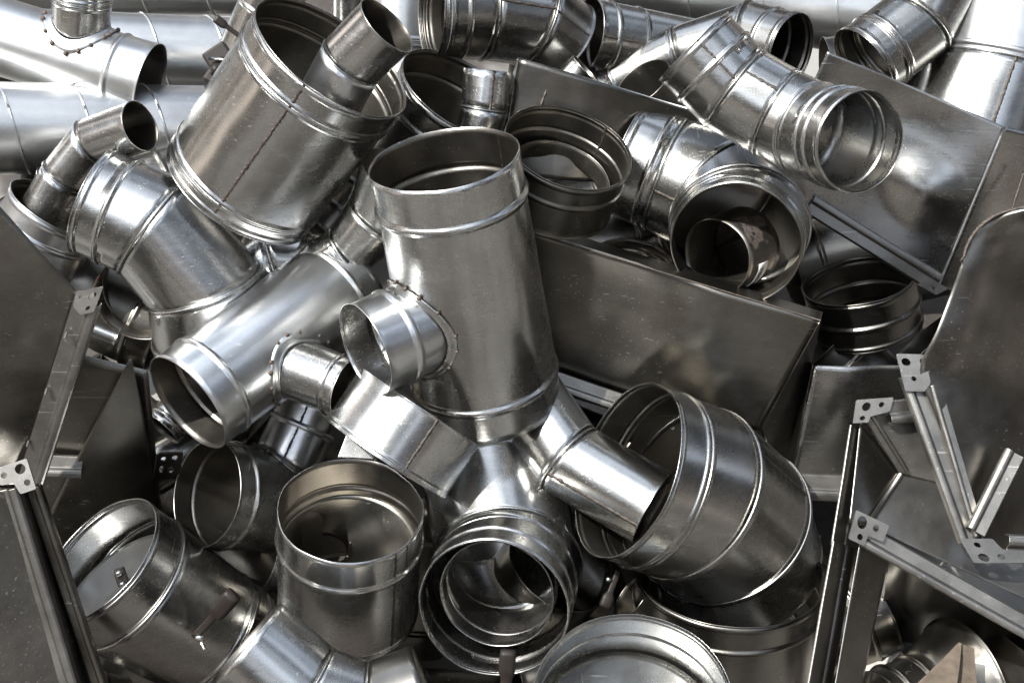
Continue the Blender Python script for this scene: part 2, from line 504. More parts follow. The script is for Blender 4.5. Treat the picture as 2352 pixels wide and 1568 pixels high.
def add_branch(dd, k, f, u, v, m, r, mat='zinc', beads=(), seam=None, flange=True, nweld=14, flw=14, more=(), rims=2, wmat='rustspot', org=None):
    """a spigot saddled on segment k of a duct at fraction f of its length; remakes that segment with the hole cut"""
    sg = dd.segs[k]; s = sg.s
    O = sg.A + sg.d * (sg.L * f)
    if org is not None: O = O + org
    E, bd = branch_geo(sg.A, sg.d, sg.ra, O, u, v, m)
    Rm = sg.ra + (sg.rb - sg.ra) * f
    Rb = r * s
    # cut the hole
    me = sg.obj.data
    bm = bmesh.new(); bm.from_mesh(me)
    loc = Vector(sg.obj['_o'])
    kill = []
    for fc in bm.faces:
        c = fc.calc_center_median() + loc - O
        if c.dot(bd) > 0 and (c - bd * c.dot(bd)).length < Rb * 0.985: kill.append(fc)
    bmesh.ops.delete(bm, geom=kill, context='FACES')
    bm.to_mesh(me); bm.free()
    def tf(base): return hit_cyl(O + base, bd, sg.A, sg.d, Rm) - 1.5 * s
    pts = [E]
    for (a, b, c) in more: pts.append(nextpt(pts[-1], a, b, c))
    nB = None
    if more: nB = (bd + (pts[1] - pts[0]).normalized()).normalized()
    bs = [(b[0], b[1], b[2] if len(b) > 2 else 4.0, b[3] if len(b) > 3 else 7.0) for b in beads]
    b1 = segment('branch', O, E, Rb, Rb, None, nB, M[mat], dd.root, bs, s, 0.006, (), 0, 0 if more else rims, tfun=tf)
    if more:
        for i in range(len(pts) - 1):
            dm = (pts[i + 1] - pts[i]).normalized()
            sgm = segment('branch', pts[i], pts[i + 1], Rb, Rb, nB, None, M[mat], dd.root, (), s, 0.006, (), 0, rims)
            rp, nr = ring_pts(pts[i], nB, Rb + 0.6 * s, sgm.e1, sgm.e2, dm)
            tube('seam_ring', rp, 3 * s, M[mat], dd.root, True, 8, 0.9, 0, nr)
    if flange:
        V = []; F = []; n = 96
        rows = [(Rb - 1 * s, 7 * s), (Rb + 1.5 * s, 4.4 * s), (Rb + 4 * s, 3.4 * s), (Rb + flw * 0.6 * s, 3.2 * s), (Rb + flw * s, 3.2 * s)]
        e1, e2 = frame(bd)
        for (rr, up) in rows:
            for i in range(n):
                ph = 2 * PI * i / n
                o = O + (e1 * math.cos(ph) + e2 * math.sin(ph)) * rr
                t = hit_cyl(o, bd, sg.A, sg.d, Rm)
                p = o + bd * t
                nn = p - sg.A; nn = (nn - sg.d * nn.dot(sg.d)).normalized()
                V.append(p + nn * up)
        for j in range(len(rows) - 1):
            for i in range(n):
                F.append((j * n + i, (j + 1) * n + i, (j + 1) * n + (i + 1) % n, j * n + (i + 1) % n))
        fl = mesh_obj('saddle_flange', V, F, sg.obj.data.materials[0], dd.root, True, 1.5 * s, -1)
        base = None
        for i in range(nweld):
            q = int(n * (i + 0.5) / nweld + random.randint(-1, 1)) % n
            p = V[(len(rows) - 1) * n + q]
            ws = blob('weld_spot', p, (3.6 + random.random() * 2.4) * s, M[wmat], fl)
    if seam: weld_seam(b1, seam, dd.root)
    return b1

def blob(name, p, r, mat, parent, sub=2, sc=(1, 1, 1)):
    bm = bmesh.new()
    bmesh.ops.create_icosphere(bm, subdivisions=sub, radius=r)
    V = [p + Vector((v.co.x * sc[0], v.co.y * sc[1], v.co.z * sc[2])) * (1 + 0.25 * noise.noise(v.co * 300 + p * 40)) for v in bm.verts]
    F = [tuple(v.index for v in f.verts) for f in bm.faces]
    bm.free()
    return mesh_obj(name, V, F, mat, parent)

def disc(name, C, n, r, mat, parent, thick=0.002, hole=None, dish=0.0):
    """round plate with an optional round hole (cx, cy, r in units of r along its e1, e2)"""
    e1, e2 = frame(n)
    V = []; F = []; N = 72
    if hole:
        hx, hy, hr = hole
        rings = 10
        for j in range(rings + 1):
            f = j / rings
            for i in range(N):
                ph = 2 * PI * i / N
                a = Vector((hx + hr * math.cos(ph), hy + hr * math.sin(ph))); b = Vector((math.cos(ph), math.sin(ph)))
                q = a.lerp(b, f) * r
                V.append(C + e1 * q.x + e2 * q.y - n * dish * (1 - f) + n * 0.002 * noise.noise(Vector((q.x * 9, q.y * 9, 1))))
    else:
        rings = 10
        for j in range(rings + 1):
            f = 0.004 + 0.996 * j / rings
            for i in range(N):
                ph = 2 * PI * i / N
                q = Vector((math.cos(ph), math.sin(ph))) * r * f
                V.append(C + e1 * q.x + e2 * q.y - n * dish * (1 - f * f) + n * 0.003 * noise.noise(Vector((q.x * 9, q.y * 9, 1))))
        F.append(tuple(range(N))[::-1])
    for j in range(rings):
        for i in range(N):
            F.append((j * N + i, (j + 1) * N + i, (j + 1) * N + (i + 1) % N, j * N + (i + 1) % N))
    return mesh_obj(name, V, F, mat, parent, True, thick, 0)

def sheet(name, c, mat, parent, nu=24, nv=24, warp=0.004, thick=0.0016, bulges=(), curve=None, solid_off=0):
    """sheet metal between four corners c = P00, P10, P11, P01 (Vectors); bulges: (fu, fv, radius, depth)"""
    V = []; F = []
    n = (c[1] - c[0]).cross(c[3] - c[0]).normalized()
    if n.dot(cam_loc - c[0]) < 0: n = -n
    so = Vector((random.random() * 40, random.random() * 40, 0))
    for j in range(nv + 1):
        for i in range(nu + 1):
            a, b = i / nu, j / nv
            p = c[0].lerp(c[1], a).lerp(c[3].lerp(c[2], a), b)
            h = warp * noise.noise(p * 4 + so) + warp * 0.4 * noise.noise(p * 11 + so)
            for (bu, bv, br, bd, asp) in bulges:
                q = math.hypot((a - bu), (b - bv) * asp) / br
                if q < 1: h += bd * (0.5 + 0.5 * math.cos(PI * q))
            if curve: h += curve(a, b)
            V.append(p + n * h)
    for j in range(nv):
        for i in range(nu):
            k = j * (nu + 1) + i
            F.append((k, k + 1, k + nu + 2, k + nu + 1))
    return mesh_obj(name, V, F, mat, parent, True, thick, solid_off)

def rail(name, A, B, side, nrm, wid, mat, parent, lip=0.35, taperB=1.0, slots=0):
    """pressed flange rail: a shallow channel with a raised rolled bead along its outer edge. side, nrm: Vectors; wid metres"""
    d = (B - A).normalized()
    side = (side - d * side.dot(d)).normalized()
    nrm = (nrm - d * nrm.dot(d) - side * nrm.dot(side)).normalized()
    prof = [(-0.02, -0.6), (0, -0.1), (0.03, 0.0), (0.52, 0.02), (0.58, 0.05), (0.64, 0.26), (0.70, 0.36), (0.80, 0.38), (0.93, 0.36), (1.0, 0.26), (1.0, -0.35), (0.97, -0.5)]
    V = []; F = []; L = (B - A).length; N = max(2, int(L / 0.02))
    so = random.random() * 30
    for i in range(N + 1):
        f = i / N
        c = A.lerp(B, f)
        w_ = wid * (1 + (taperB - 1) * f)
        for (x, y) in prof:
            V.append(c + side * (x * w_) + nrm * (y * w_ * lip * 2) + nrm * 0.0012 * noise.noise(Vector((f * L * 12, so, x))))
    k = len(prof)
    for i in range(N):
        for j in range(k - 1):
            F.append((i * k + j, i * k + j + 1, (i + 1) * k + j + 1, (i + 1) * k + j))
    o = mesh_obj(name, V, F, mat, parent, False, 0.0016, 0)
    b = o.modifiers.new('bevel', 'BEVEL'); b.width = 0.0012; b.segments = 2; b.limit_method = 'ANGLE'; b.angle_limit = math.radians(25)
    return o

def plate2d(name, O, X, Y, outline, holes, mat, parent, thick=0.003, r=0.0):
    """flat plate from a 2D outline with holes, in the frame O + x X + y Y (X, Y Vectors, not unit)"""
    X_ = X; n = X.cross(Y).normalized()
    if n.dot(cam_loc - O) < 0: n = -n
    cu = bpy.data.curves.new(name + '_outline', 'CURVE'); cu.dimensions = '2D'; cu.fill_mode = 'BOTH'
    cu.extrude = 0.0
    def spl(pts):
        sp = cu.splines.new('POLY'); sp.points.add(len(pts) - 1)
        for q, (x, y) in zip(sp.points, pts): q.co = (x, y, 0, 1)
        sp.use_cyclic_u = True
    # round the outline's corners
    ol = []
    for i, p in enumerate(outline):
        a = Vector(outline[i - 1]); b = Vector(p); c = Vector(outline[(i + 1) % len(outline)])
        if r:
            da = (a - b); dc = (c - b)
            q = min(r, da.length * 0.45, dc.length * 0.45)
            s1 = b + da.normalized() * q; s2 = b + dc.normalized() * q
            for t in (0, 0.25, 0.5, 0.75, 1):
                ol.append(tuple(s1 * (1 - t) ** 2 + b * 2 * t * (1 - t) + s2 * t * t))
        else: ol.append(p)
    spl(ol)
    for (x, y, rx, ry) in holes:
        spl([(x + 0.82 * rx * math.cos(2 * PI * k / 24), y + 0.82 * ry * math.sin(2 * PI * k / 24)) for k in range(24)])
    tmp = bpy.data.objects.new('tmp', cu); COL.objects.link(tmp)
    dg = bpy.context.evaluated_depsgraph_get()
    me = bpy.data.meshes.new_from_object(tmp.evaluated_get(dg))
    bpy.data.objects.remove(tmp); bpy.data.curves.remove(cu)
    V = [O + X_ * v.co.x + Y * v.co.y for v in me.vertices]
    F = [tuple(p.vertices) for p in me.polygons]
    bpy.data.meshes.remove(me)
    o = mesh_obj(name, V, F, mat, parent, False, thick, 0)
    return o

def box(name, C, X, Y, Z, mat, parent, bevel=0.002):
    """box with half extents X, Y, Z (Vectors)"""
    V = [C + X * a + Y * b + Z * c for a in (-1, 1) for b in (-1, 1) for c in (-1, 1)]
    F = [(0, 1, 3, 2), (4, 6, 7, 5), (0, 4, 5, 1), (2, 3, 7, 6), (0, 2, 6, 4), (1, 5, 7, 3)]
    return mesh_obj(name, V, F, mat, parent, False, 0, 0, bevel)

def marks(parent, sg, strokes, ph0, t0, size, inside=True, name='marker_writing', wid=1.6, th=0.0):
    """handwriting on a cylinder wall; strokes in em units, drawn round the wall (x) and along the axis (y)"""
    V = []; F = []
    for st in strokes:
        pts = []
        for a, b in zip(st[:-1], st[1:]):
            for k in range(5):
                t = k / 5; pts.append((a[0] + (b[0] - a[0]) * t, a[1] + (b[1] - a[1]) * t))
        pts.append(st[-1])
        base = len(V)
        for i, (x, y) in enumerate(pts):
            q = pts[min(i + 1, len(pts) - 1)]; o = pts[max(i - 1, 0)]
            dx, dy = q[0] - o[0], q[1] - o[1]; l = math.hypot(dx, dy) or 1
            nx, ny = -dy / l, dx / l
            for sgn in (-1, 1):
                xx = x * size + nx * wid * sg.s * sgn; yy = y * size + ny * wid * sg.s * sgn
                R = sg.ra - (3.2 * sg.s if inside else -1.0 * sg.s)
                ph = ph0 + xx / R
                er = sg.e1 * math.cos(ph) + sg.e2 * math.sin(ph)
                V.append(sg.A + sg.d * (t0 + yy) + er * R)
            if i: F.append((base + 2 * i - 2, base + 2 * i - 1, base + 2 * i + 1, base + 2 * i))
    return mesh_obj(name, V, F, M['ink'], parent, False, 0.0003, 0)

# ------------------------------------------------------------------ setting
V = []; n = 40
for j in range(n + 1):
    for i in range(n + 1):
        x = (i / n - 0.5); y = (j / n - 0.5)
        x = math.copysign(abs(x * 2) ** 3, x) * 300; y = math.copysign(abs(y * 2) ** 3, y) * 300
        V.append(Vector((x, y, 0.08 + 0.02 * noise.noise(Vector((x, y, 0))))))
F = [(j * (n + 1) + i, j * (n + 1) + i + 1, (j + 1) * (n + 1) + i + 1, (j + 1) * (n + 1) + i) for j in range(n) for i in range(n)]
g = mesh_obj('ground', V, F, M['ground'])
g['kind'] = 'structure'


# ================================================================== OBJECTS
# ---------------------------------------------------------------- long pipes at the back
def helix(dd, k, pitch, r=3.2, mat='bright', ph0=0.0):
    sg = dd.segs[k]; n = int(sg.L / (pitch * sg.s)); N = 56
    for j in range(-1, n + 1):
        pts = []; nr = []
        for i in range(N + 1):
            ph = 2 * PI * i / N + ph0
            t = (j + i / N) * pitch * sg.s
            if t < 0 or t > sg.L: continue
            er = sg.e1 * math.cos(ph) + sg.e2 * math.sin(ph)
            pts.append(sg.A + sg.d * t + er * (sg.ra + 0.5 * sg.s)); nr.append(er)
        if len(pts) > 5: tube('spiral_seam', pts, r * sg.s, M[mat], dd.root, False, 6, 0.8, 0, nr)

d = duct('straight_duct', 'bright straight pipe lying level at the left edge, lowest of the three behind the pile', 'pipe', -360, 108, [(-160, 293), (620, 301, 0.02)], 'polished', GRP['pipe'], amp=0.004)
helix(d, 0, 168, ph0=1.2)
d = duct('straight_duct', 'bright straight pipe behind the saddle tee, between the level pipe and the topmost one', 'pipe', -720, 88, [(60, 108), (640, 130, 0.02)], 'polished', GRP['pipe'], amp=0.004)
helix(d, 0, 150, ph0=2.0)
d = duct('straight_duct', 'farthest bright pipe running level along the top left of the photo', 'pipe', -900, 62, [(-40, -24), (660, -22, 0.0)], 'polished', GRP['pipe'], amp=0.004)
helix(d, 0, 150)
d = duct('straight_duct', 'long pale straight pipe sloping gently along the top right behind everything', 'pipe', -900, 88, [(1180, -82), (2300, 84, 0.02)], 'polished', GRP['pipe'], amp=0.004)
helix(d, 0, 172, r=2.4)
d = duct('straight_duct', 'narrow bright upright pipe at the top edge, left of the cut-off elbow', 'pipe', -620, 74, [(918, -90), (925, 240, 0.2)], 'polished', GRP['pipe'], beads=[(0, 'a', 190, 4), (0, 'a', 202, 3)])
d = duct('straight_duct', 'short upright pipe end peeking over the far side of the large tilted duct', 'pipe', -700, 40, [(800, -70), (802, 60, -0.3)], 'zinc', GRP['pipe'])

# saddle tee top left
d = duct('duct_tee', 'shiny tee lying at the top left with a short upright spigot and brown weld spots', 'tee', -500, 90, [(347, 190), (-110, 50, -0.32)], 'polished', GRP['tee'], beads=[(0, 'a', 78, 4), (0, 'a', 400, 4)], amp=0.005, parts=['main_pipe'])
add_branch(d, 0, 0.36, 192, -70, 0.30, 66, 'zinc', beads=[('b', 62, 4), ('b', 74, 3)], nweld=18, flw=16)

# damper pipe behind the large duct
d = duct('duct_damper', 'grey damper pipe behind the large tilted duct, dark plastic crank bracket on its left side', 'damper', -330, 70, [(640, -30), (545, 175, -0.3)], 'zinc', GRP['damper'], beads=[(0, 'a', 60, 3)])
rt = d.root
def Pp(u, v, z): return P(u, v, z)
def lever(root, a, b, w0, w1, th, z0, z1, part='lever', mat='plastic', grip=0.4):
    A, B = P(a[0], a[1], z0), P(b[0], b[1], z1)
    dd_ = (B - A).normalized(); sd = dd_.cross(FWD).normalized(); up = dd_.cross(sd)
    V = []; F = []; prof = []
    n = 14
    st = []
    for i in range(n + 1):
        f = i / n
        wv = w0 + (w1 - w0) * (0 if f < 1 - grip else min(1, (f - 1 + grip) / 0.08))
        if f > 0.94: wv *= 0.9
        st.append((f, wv))
    K = 12
    for f, wv in st:
        c = A.lerp(B, f)
        for k in range(K):
            ph = 2 * PI * k / K + PI / 12
            x = math.copysign(abs(math.cos(ph)) ** 0.5, math.cos(ph)); y = math.copysign(abs(math.sin(ph)) ** 0.5, math.sin(ph))
            V.append(c + sd * x * wv * S0 + up * y * th * S0 * (wv / w1))
    for i in range(n):
        for k in range(K): F.append((i * K + k, i * K + (k + 1) % K, (i + 1) * K + (k + 1) % K, (i + 1) * K + k))
    F.append(tuple(range(K))[::-1]); F.append(tuple(n * K + k for k in range(K)))
    return mesh_obj(part, V, F, M[mat], root, True)
lever(rt, (560, 90), (494, 42), 6, 11, 7, -250, -230)
box('crank_bracket', P(500, 128, -230), (RIGHT * 30 + UP * 20) * S0 * 0.9, (RIGHT * -14 + UP * 22) * S0 * 0.8, FWD * 18 * S0, M['plastic'], rt, 0.004)
box('crank_bracket', P(500, 165, -230), (RIGHT * 22 + UP * 32) * S0, (RIGHT * -16 + UP * 10) * S0, FWD * 22 * S0, M['plastic'], rt, 0.006)
blob('bracket_boss', P(497, 160, -205), 18 * S0, M['plastic'], rt)
tube('bolt', [P(515, 138, -205), P(478, 134, -195)], 4 * S0, M['screw'], rt)
tube('bolt', [P(505, 200, -205), P(468, 196, -195)], 4 * S0, M['screw'], rt)

# large tilted duct
d = duct('reducer_duct', 'largest open duct, leaning at upper left, brown weld line down its side, small elbow inside', 'duct', 70, 200, [(765, 130), (553, 428, -0.41)], 'zinc', GRP['reducer'],
         beads=[(0, 'a', 62, 5), (0, 'a', 76, 4), (0, 'a', 14, 2.5), (0, 'b', 48, 5), (0, 'b', 34, 2), (0, 'b', 10, 3)], seams=[(0, 610, 330, 3.2)], taper=[1, 0.97], amp=0.018, rims=(3, 3), parts=['pipe_shell'])
dbig = d
# small elbow in its mouth
d = duct('duct_elbow', 'small elbow standing in the mouth of the largest tilted duct', 'elbow', 215, 77, [(889, 58), (806, 143, -0.38), (757, 232, -0.35), (742, 290, -0.5)], 'zinc', GRP['elbow'], seams=[(0, 895, 145, 2.4)], joints='weld_ring', jr=2.0, rims=(1, 1), mats=['zinc', 'bright', 'zinc'])

# cut-off elbow top centre
d = duct('duct_elbow', 'fat dark elbow cut off by the top edge with its open ribbed end facing left', 'elbow', -300, 108, [(992, 26), (1112, 30, -0.28), (1225, 48, -0.35), (1290, 100, -0.45)], 'dull', GRP['elbow'], beads=[(0, 'a', 10, 3), (0, 'a', 24, 2), (0, 'a', 62, 4)], seams=[(1, 1240, 15, 2.5), (2, 1300, 40, 2.5)], rims=(3, 3))
d = duct('duct_tee', 'pipe with its dark open end facing left, right of the fat dark elbow', 'pipe', -470, 82, [(1347, 80), (1640, 135, -0.45)], 'dull', GRP['pipe'], beads=[(0, 'a', 45, 4), (0, 'a', 120, 2)], seams=[(0, 1420, 90, 2.2)])

# big bowl with spigot inside
d = duct('duct_reducer', 'wide open reducer half hidden behind the upright tee, with a small spigot standing in it', 'reducer', -190, 152, [(1062, 215), (975, 355, -0.45)], 'dull', GRP['reducer'], beads=[(0, 'a', 14, 2.5), (0, 'a', 68, 5)], rims=(3, 3), amp=0.01)
d = duct('duct_spigot', 'small dented spigot with a rusty weld line standing inside the wide reducer', 'spigot', -60, 54, [(1120, 162), (1112, 250, 0.03), (1096, 320, -0.1)], 'zinc', GRP['collar'], seams=[(0, 1130, 200, 2.6)], joints='weld_ring', jr=1.8, rims=(0, 0), amp=0.02)

# folded dark sheet
r = empty('transition_sheet', P(1300, 330, -160), 'dark folded sheet with a sharp upper corner behind the short dark collar', 'sheet metal')
sheet('side_panel', [P(1192, 134, -60), P(1620, 262, -160), P(1600, 430, -190), P(1140, 400, -120)], M['dark'], r, warp=0.01, curve=lambda a, b: 0.02 * math.sin(PI * a * 1.3))
sheet('end_panel', [P(1190, 132, -60), P(1192, 134, -62), P(1150, 400, -122), P(1105, 400, -150)], M['dull'], r, warp=0.003)
tube('weld_seam', [P(1272 - 34 * t, 160 + 95 * t, -70 - 12 * t) for t in [i / 24 for i in range(25)]], 3.2 * S0, M['weld'], r, False, 6, 1, 0.4)
tube('folded_edge', [P(1192, 134, -58), P(1410, 199, -105), P(1620, 262, -157)], 2.2 * S0, M['zinc'], r)

# greenish half pipe
d = duct('duct_collar', 'thin dark collar edge curling up between the folded sheet and the tall ribbed elbow', 'collar', -200, 72, [(1475, 190), (1530, 262, -0.5)], 'dark', GRP['collar'], rims=(1, 1))

# elbow running to lower left behind the ribbed elbow
d = duct('duct_elbow', 'elbow behind the long ribbed elbow, round open end facing right, leg running down left', 'elbow', -330, 88, [(1818, 120), (1715, 92, -0.5), (1560, 125, -0.1), (1395, 205, -0.15)], 'dull', GRP['elbow'], beads=[(0, 'a', 12, 3), (0, 'a', 60, 4), (2, 'b', 30, 3)], taper=[1, 1, 0.75, 0.75], rims=(3, 2))
d = duct('duct_collar', 'small pointed offcut collar in the gap below the dark open pipe at the top', 'collar', -300, 42, [(1345, 158), (1290, 210, -0.1)], 'zinc', GRP['collar'], rims=(1, 1))

# right pipe end top
d = duct('duct_elbow', 'elbow at top right with its dark mouth facing lower left above the big dented sheet', 'elbow', -330, 92, [(1982, 148), (2105, 55, -0.45), (2170, -60, -0.3)], 'dull', GRP['elbow'], beads=[(0, 'a', 12, 3), (0, 'a', 52, 4), (0, 'a', 64, 3)], rims=(3, 2))
d = duct('straight_duct', 'thick bright upright pipe flaring into a darker lower piece at the top right corner', 'pipe', -420, 148, [(2335, -110), (2293, 150, 0.25), (2205, 380, 0.18)], 'polished', GRP['pipe'], seams=[(1, 2290, 250, 3)], taper=[1, 1.05, 1.25], mats=['polished', 'zinc'], beads=[(0, 'b', 14, 3)], parts=['pipe_shell', 'pipe_shell'])

# tall ribbed elbow
d = duct('duct_elbow', 'long ribbed elbow at upper right whose round mouth faces the camera', 'elbow', 60, 106, [(1592, 107), (1685, 203, 0.05), (1788, 262, 0.12), (1862, 300, 0.40), (1977, 327, 0.82)], 'zinc', GRP['elbow'],
         beads=[(0, 'a', 12, 3), (0, 'a', 66, 5), (3, 'a', 8, 3), (3, 'b', 92, 4), (3, 'b', 60, 5), (3, 'b', 12, 2)], seams=[(0, 1640, 130, 2.4), (1, 1760, 190, 2.4)], rims=(3, 2), taper=[1, 1, 1, 1.02, 1.02], amp=0.008, parts=['collar', 'gore', 'gore', 'collar'], inner='dull')

# tee/elbow with wide mouth
d = duct('duct_elbow', 'broad elbow right of centre with a wide double ringed mouth holding a loose rusty band', 'elbow', -235, 134, [(1436, 362), (1532, 402, 0.15), (1668, 450, 0.15), (1702, 522, 0.80), (1690, 562, 0.94)], 'zinc', GRP['elbow'],
         beads=[(0, 'a', 12, 3), (0, 'b', 26, 5), (3, 'a', 18, 5), (3, 'b', 40, 4), (3, 'b', 10, 2)], seams=[(1, 1500, 440, 2.4)], rims=(3, 3), amp=0.007, taper=[1, 1, 1.12, 1.11, 1.02], parts=['collar', 'gore', 'gore', 'collar'])
dm_ = d
d = duct('loose_band', 'rust stained loose metal band with a white barcode label inside the broad elbow mouth', 'band', -70, 90, [(1646, 590), (1716, 560, -0.78)], 'rusty', None, rims=(0, 0), amp=0.03)
sg = d.segs[0]
# label on the band's inner right wall
ph = gen_angle(sg, 1768, 640)
V = []; F = []
nL = 30
for i in range(nL + 1):
    a = ph + (i / nL - 0.5) * 1.25
    er = sg.e1 * math.cos(a) + sg.e2 * math.sin(a)
    for t in (0.32, 0.62):
        V.append(sg.A + sg.d * (sg.L * t) + er * (sg.ra + 1.2 * sg.s))
    if i: F.append((2 * i - 2, 2 * i - 1, 2 * i + 1, 2 * i))
lab = mesh_obj('barcode_label', V, F, M['paper'], d.root, True, 0.0004, 0)
V = []; F = []
a = ph - 0.52
while a < ph + 0.55:
    w_ = random.choice((0.008, 0.012, 0.02))
    b0 = len(V)
    for q in (a, a + w_):
        er = sg.e1 * math.cos(q) + sg.e2 * math.sin(q)
        for t in (0.36, 0.50): V.append(sg.A + sg.d * (sg.L * t) + er * (sg.ra + 2.2 * sg.s))
    F.append((b0, b0 + 1, b0 + 3, b0 + 2)); a += w_ + random.choice((0.01, 0.016, 0.026))
mesh_obj('barcode', V, F, M['ink'], lab, False, 0.0002, 0)

# short dark collar
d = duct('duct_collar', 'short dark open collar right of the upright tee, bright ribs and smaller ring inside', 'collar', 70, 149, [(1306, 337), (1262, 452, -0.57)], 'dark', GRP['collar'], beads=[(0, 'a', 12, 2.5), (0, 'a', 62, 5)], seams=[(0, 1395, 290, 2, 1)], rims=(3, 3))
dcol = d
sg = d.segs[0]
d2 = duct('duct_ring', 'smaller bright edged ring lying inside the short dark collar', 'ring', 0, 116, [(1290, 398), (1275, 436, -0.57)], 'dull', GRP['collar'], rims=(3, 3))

# collar behind the tee, with elbow down left
d = duct('duct_elbow', 'elbow tucked behind the left rim of the upright tee, its leg running down left', 'elbow', -30, 104, [(925, 408), (872, 500, -0.45), (800, 575, -0.35), (700, 640, -0.3)], 'zinc', GRP['elbow'], seams=[(2, 770, 560, 2)], rims=(1, 1), taper=[1, .8, .62, .62])
d = duct('duct_elbow', 'little dull elbow in the shade between the largest duct and the cloudy tee', 'elbow', -190, 62, [(850, 620), (745, 600, -0.1), (630, 590, -0.1), (560, 640, -0.2)], 'zinc', GRP['elbow'], rims=(1, 1))

# small elbow with black mouth, left
d = duct('duct_elbow', 'small three piece elbow at left whose dark mouth faces up right over the level pipe', 'elbow', -70, 60, [(322, 290), (215, 328, -0.60), (150, 408, -0.35), (95, 500, -0.3)], 'zinc', GRP['elbow'], seams=[(2, 190, 440, 2.4)], rims=(1, 1), joints='weld_ring', jr=1.8, amp=0.012)
d = duct('duct_collar', 'bright ribbed collar at the left edge holding the small three piece elbow', 'collar', -190, 112, [(133, 478), (52, 618, -0.35)], 'bright', GRP['collar'], beads=[(0, 'a', 12, 3), (0, 'a', 58, 5), (0, 'b', 20, 4)], rims=(3, 3))

# elbow left centre
d = duct('duct_elbow', 'three piece elbow left of centre with raised ring seams, passing behind the cloudy tee', 'elbow', -70, 126, [(215, 462), (352, 520, 0.28), (470, 655, -0.05), (480, 820, -0.45)], 'zinc', GRP['elbow'], beads=[(0, 'a', 12, 3), (0, 'a', 66, 5), (2, 'b', 40, 5)], rims=(3, 3), taper=[1, 1.03, 1.05, 1.0], jr=4, amp=0.008)

# rust ring pipe below it
d = duct('duct_collar', 'open collar in shadow with a patch of orange rust, under the three piece elbow', 'collar', -150, 100, [(318, 690), (345, 650, -0.86)], 'rusty', GRP['collar'], beads=[(0, 'a', 50, 5)], rims=(3, 2), amp=0.01)
d = duct('straight_duct', 'thin bright tube end poking out below the shadowed rusty collar', 'tube', -100, 16, [(270, 778), (150, 730, -0.1)], 'bright', GRP['pipe'])

# cloudy tee
d = duct('duct_tee', 'pale cloudy tee lying diagonally left of centre with its open end at lower left', 'tee', 70, 128, [(430, 926), (800, 650, -0.36)], 'bright', GRP['tee'], beads=[(0, 'a', 72, 5, 8), (0, 'b', 62, 5, 8)], rims=(0, 0), amp=0.008, parts=['main_pipe'], taper=[1, 1.06])
add_branch(d, 0, 0.40, 800, 893, 0.50, 72, 'zinc', beads=[('b', 32, 4)], nweld=16, flw=20)

# spigot elbow and duct under the cloudy tee
d = duct('duct_tee', 'duct with a large black mouth facing left, its ribbed upright branch under the cloudy tee', 'tee', -20, 124, [(474, 1132), (700, 1160, -0.60)], 'dull', GRP['tee'], beads=[(0, 'a', 52, 5)], rims=(1, 2), parts=['main_pipe'])
add_branch(d, 0, 0.62, 716, 930, 0.05, 80, 'bright', beads=[('b', 56, 5)], seam=(672, 1010), nweld=12, flw=12)
d = duct('duct_collar', 'shaded collar end showing two ribs between the black mouthed duct and the open upright duct', 'collar', -190, 112, [(600, 1248), (640, 1253, -0.35)], 'zinc', GRP['collar'], beads=[(0, 'a', 62, 5), (0, 'a', 76, 4)], rims=(1, 1))

# hero tee
d = duct('duct_tee', 'large upright tee in the centre with a short welded spigot pointing to the lower left', 'tee', 270, 177, [(1020, 363), (1124, 924, -0.385)], 'zinc', GRP['tee'], beads=[(0, 'a', 102, 7, 11), (0, 'b', 86, 7, 11)], rims=(0, 0), amp=0.018, parts=['main_pipe'], seams=[(0, 1160, 330, 3.2, 1)], taper=[1, 1.03])
dh = d
b1 = add_branch(d, 0, 0.575, 838, 803, 0.45, 113, 'bright', beads=[('b', 84, 6, 10)], seam=(850, 670), nweld=16, flw=15)
weld_seam(dh.segs[0], (1040, 900), dh.root, r=1.2) if False else None
b1.obj.data.materials[1] = M['zinc']
marks(dh.root, b1, [[(0, 0), (0.25, 0.35), (0.6, 0.45), (0.75, 0.15), (0.9, -0.1), (1.15, 0.05), (1.1, 0.4), (0.8, 0.62)], [(0.1, -0.6), (0.4, -0.35), (0.75, -0.4), (0.95, -0.15)]], gen_angle(b1, 900, 790, inside=True), b1.L - 96 * b1.s, 0.03)

# bright collar below it
d = duct('duct_collar', 'bright short collar leaning under the central spigot, a rusty weld line across it', 'collar', 70, 166, [(888, 1050), (967, 932, 0.06)], 'zinc', GRP['collar'], seams=[(0, 975, 1010, 2.6)], rims=(4, 1), beads=[(0, 'a', 8, 2)], amp=0.006)
# pale sheet scraps under it
r = empty('sheet_offcut', P(820, 1030, 60), 'pale blue white sheet scrap showing under the bright short collar', 'sheet metal')
sheet('flat_sheet', [P(800, 985, 10), P(880, 1000, 10), P(860, 1055, 20), P(775, 1050, 20)], M['zinc'], r, warp=0.002)

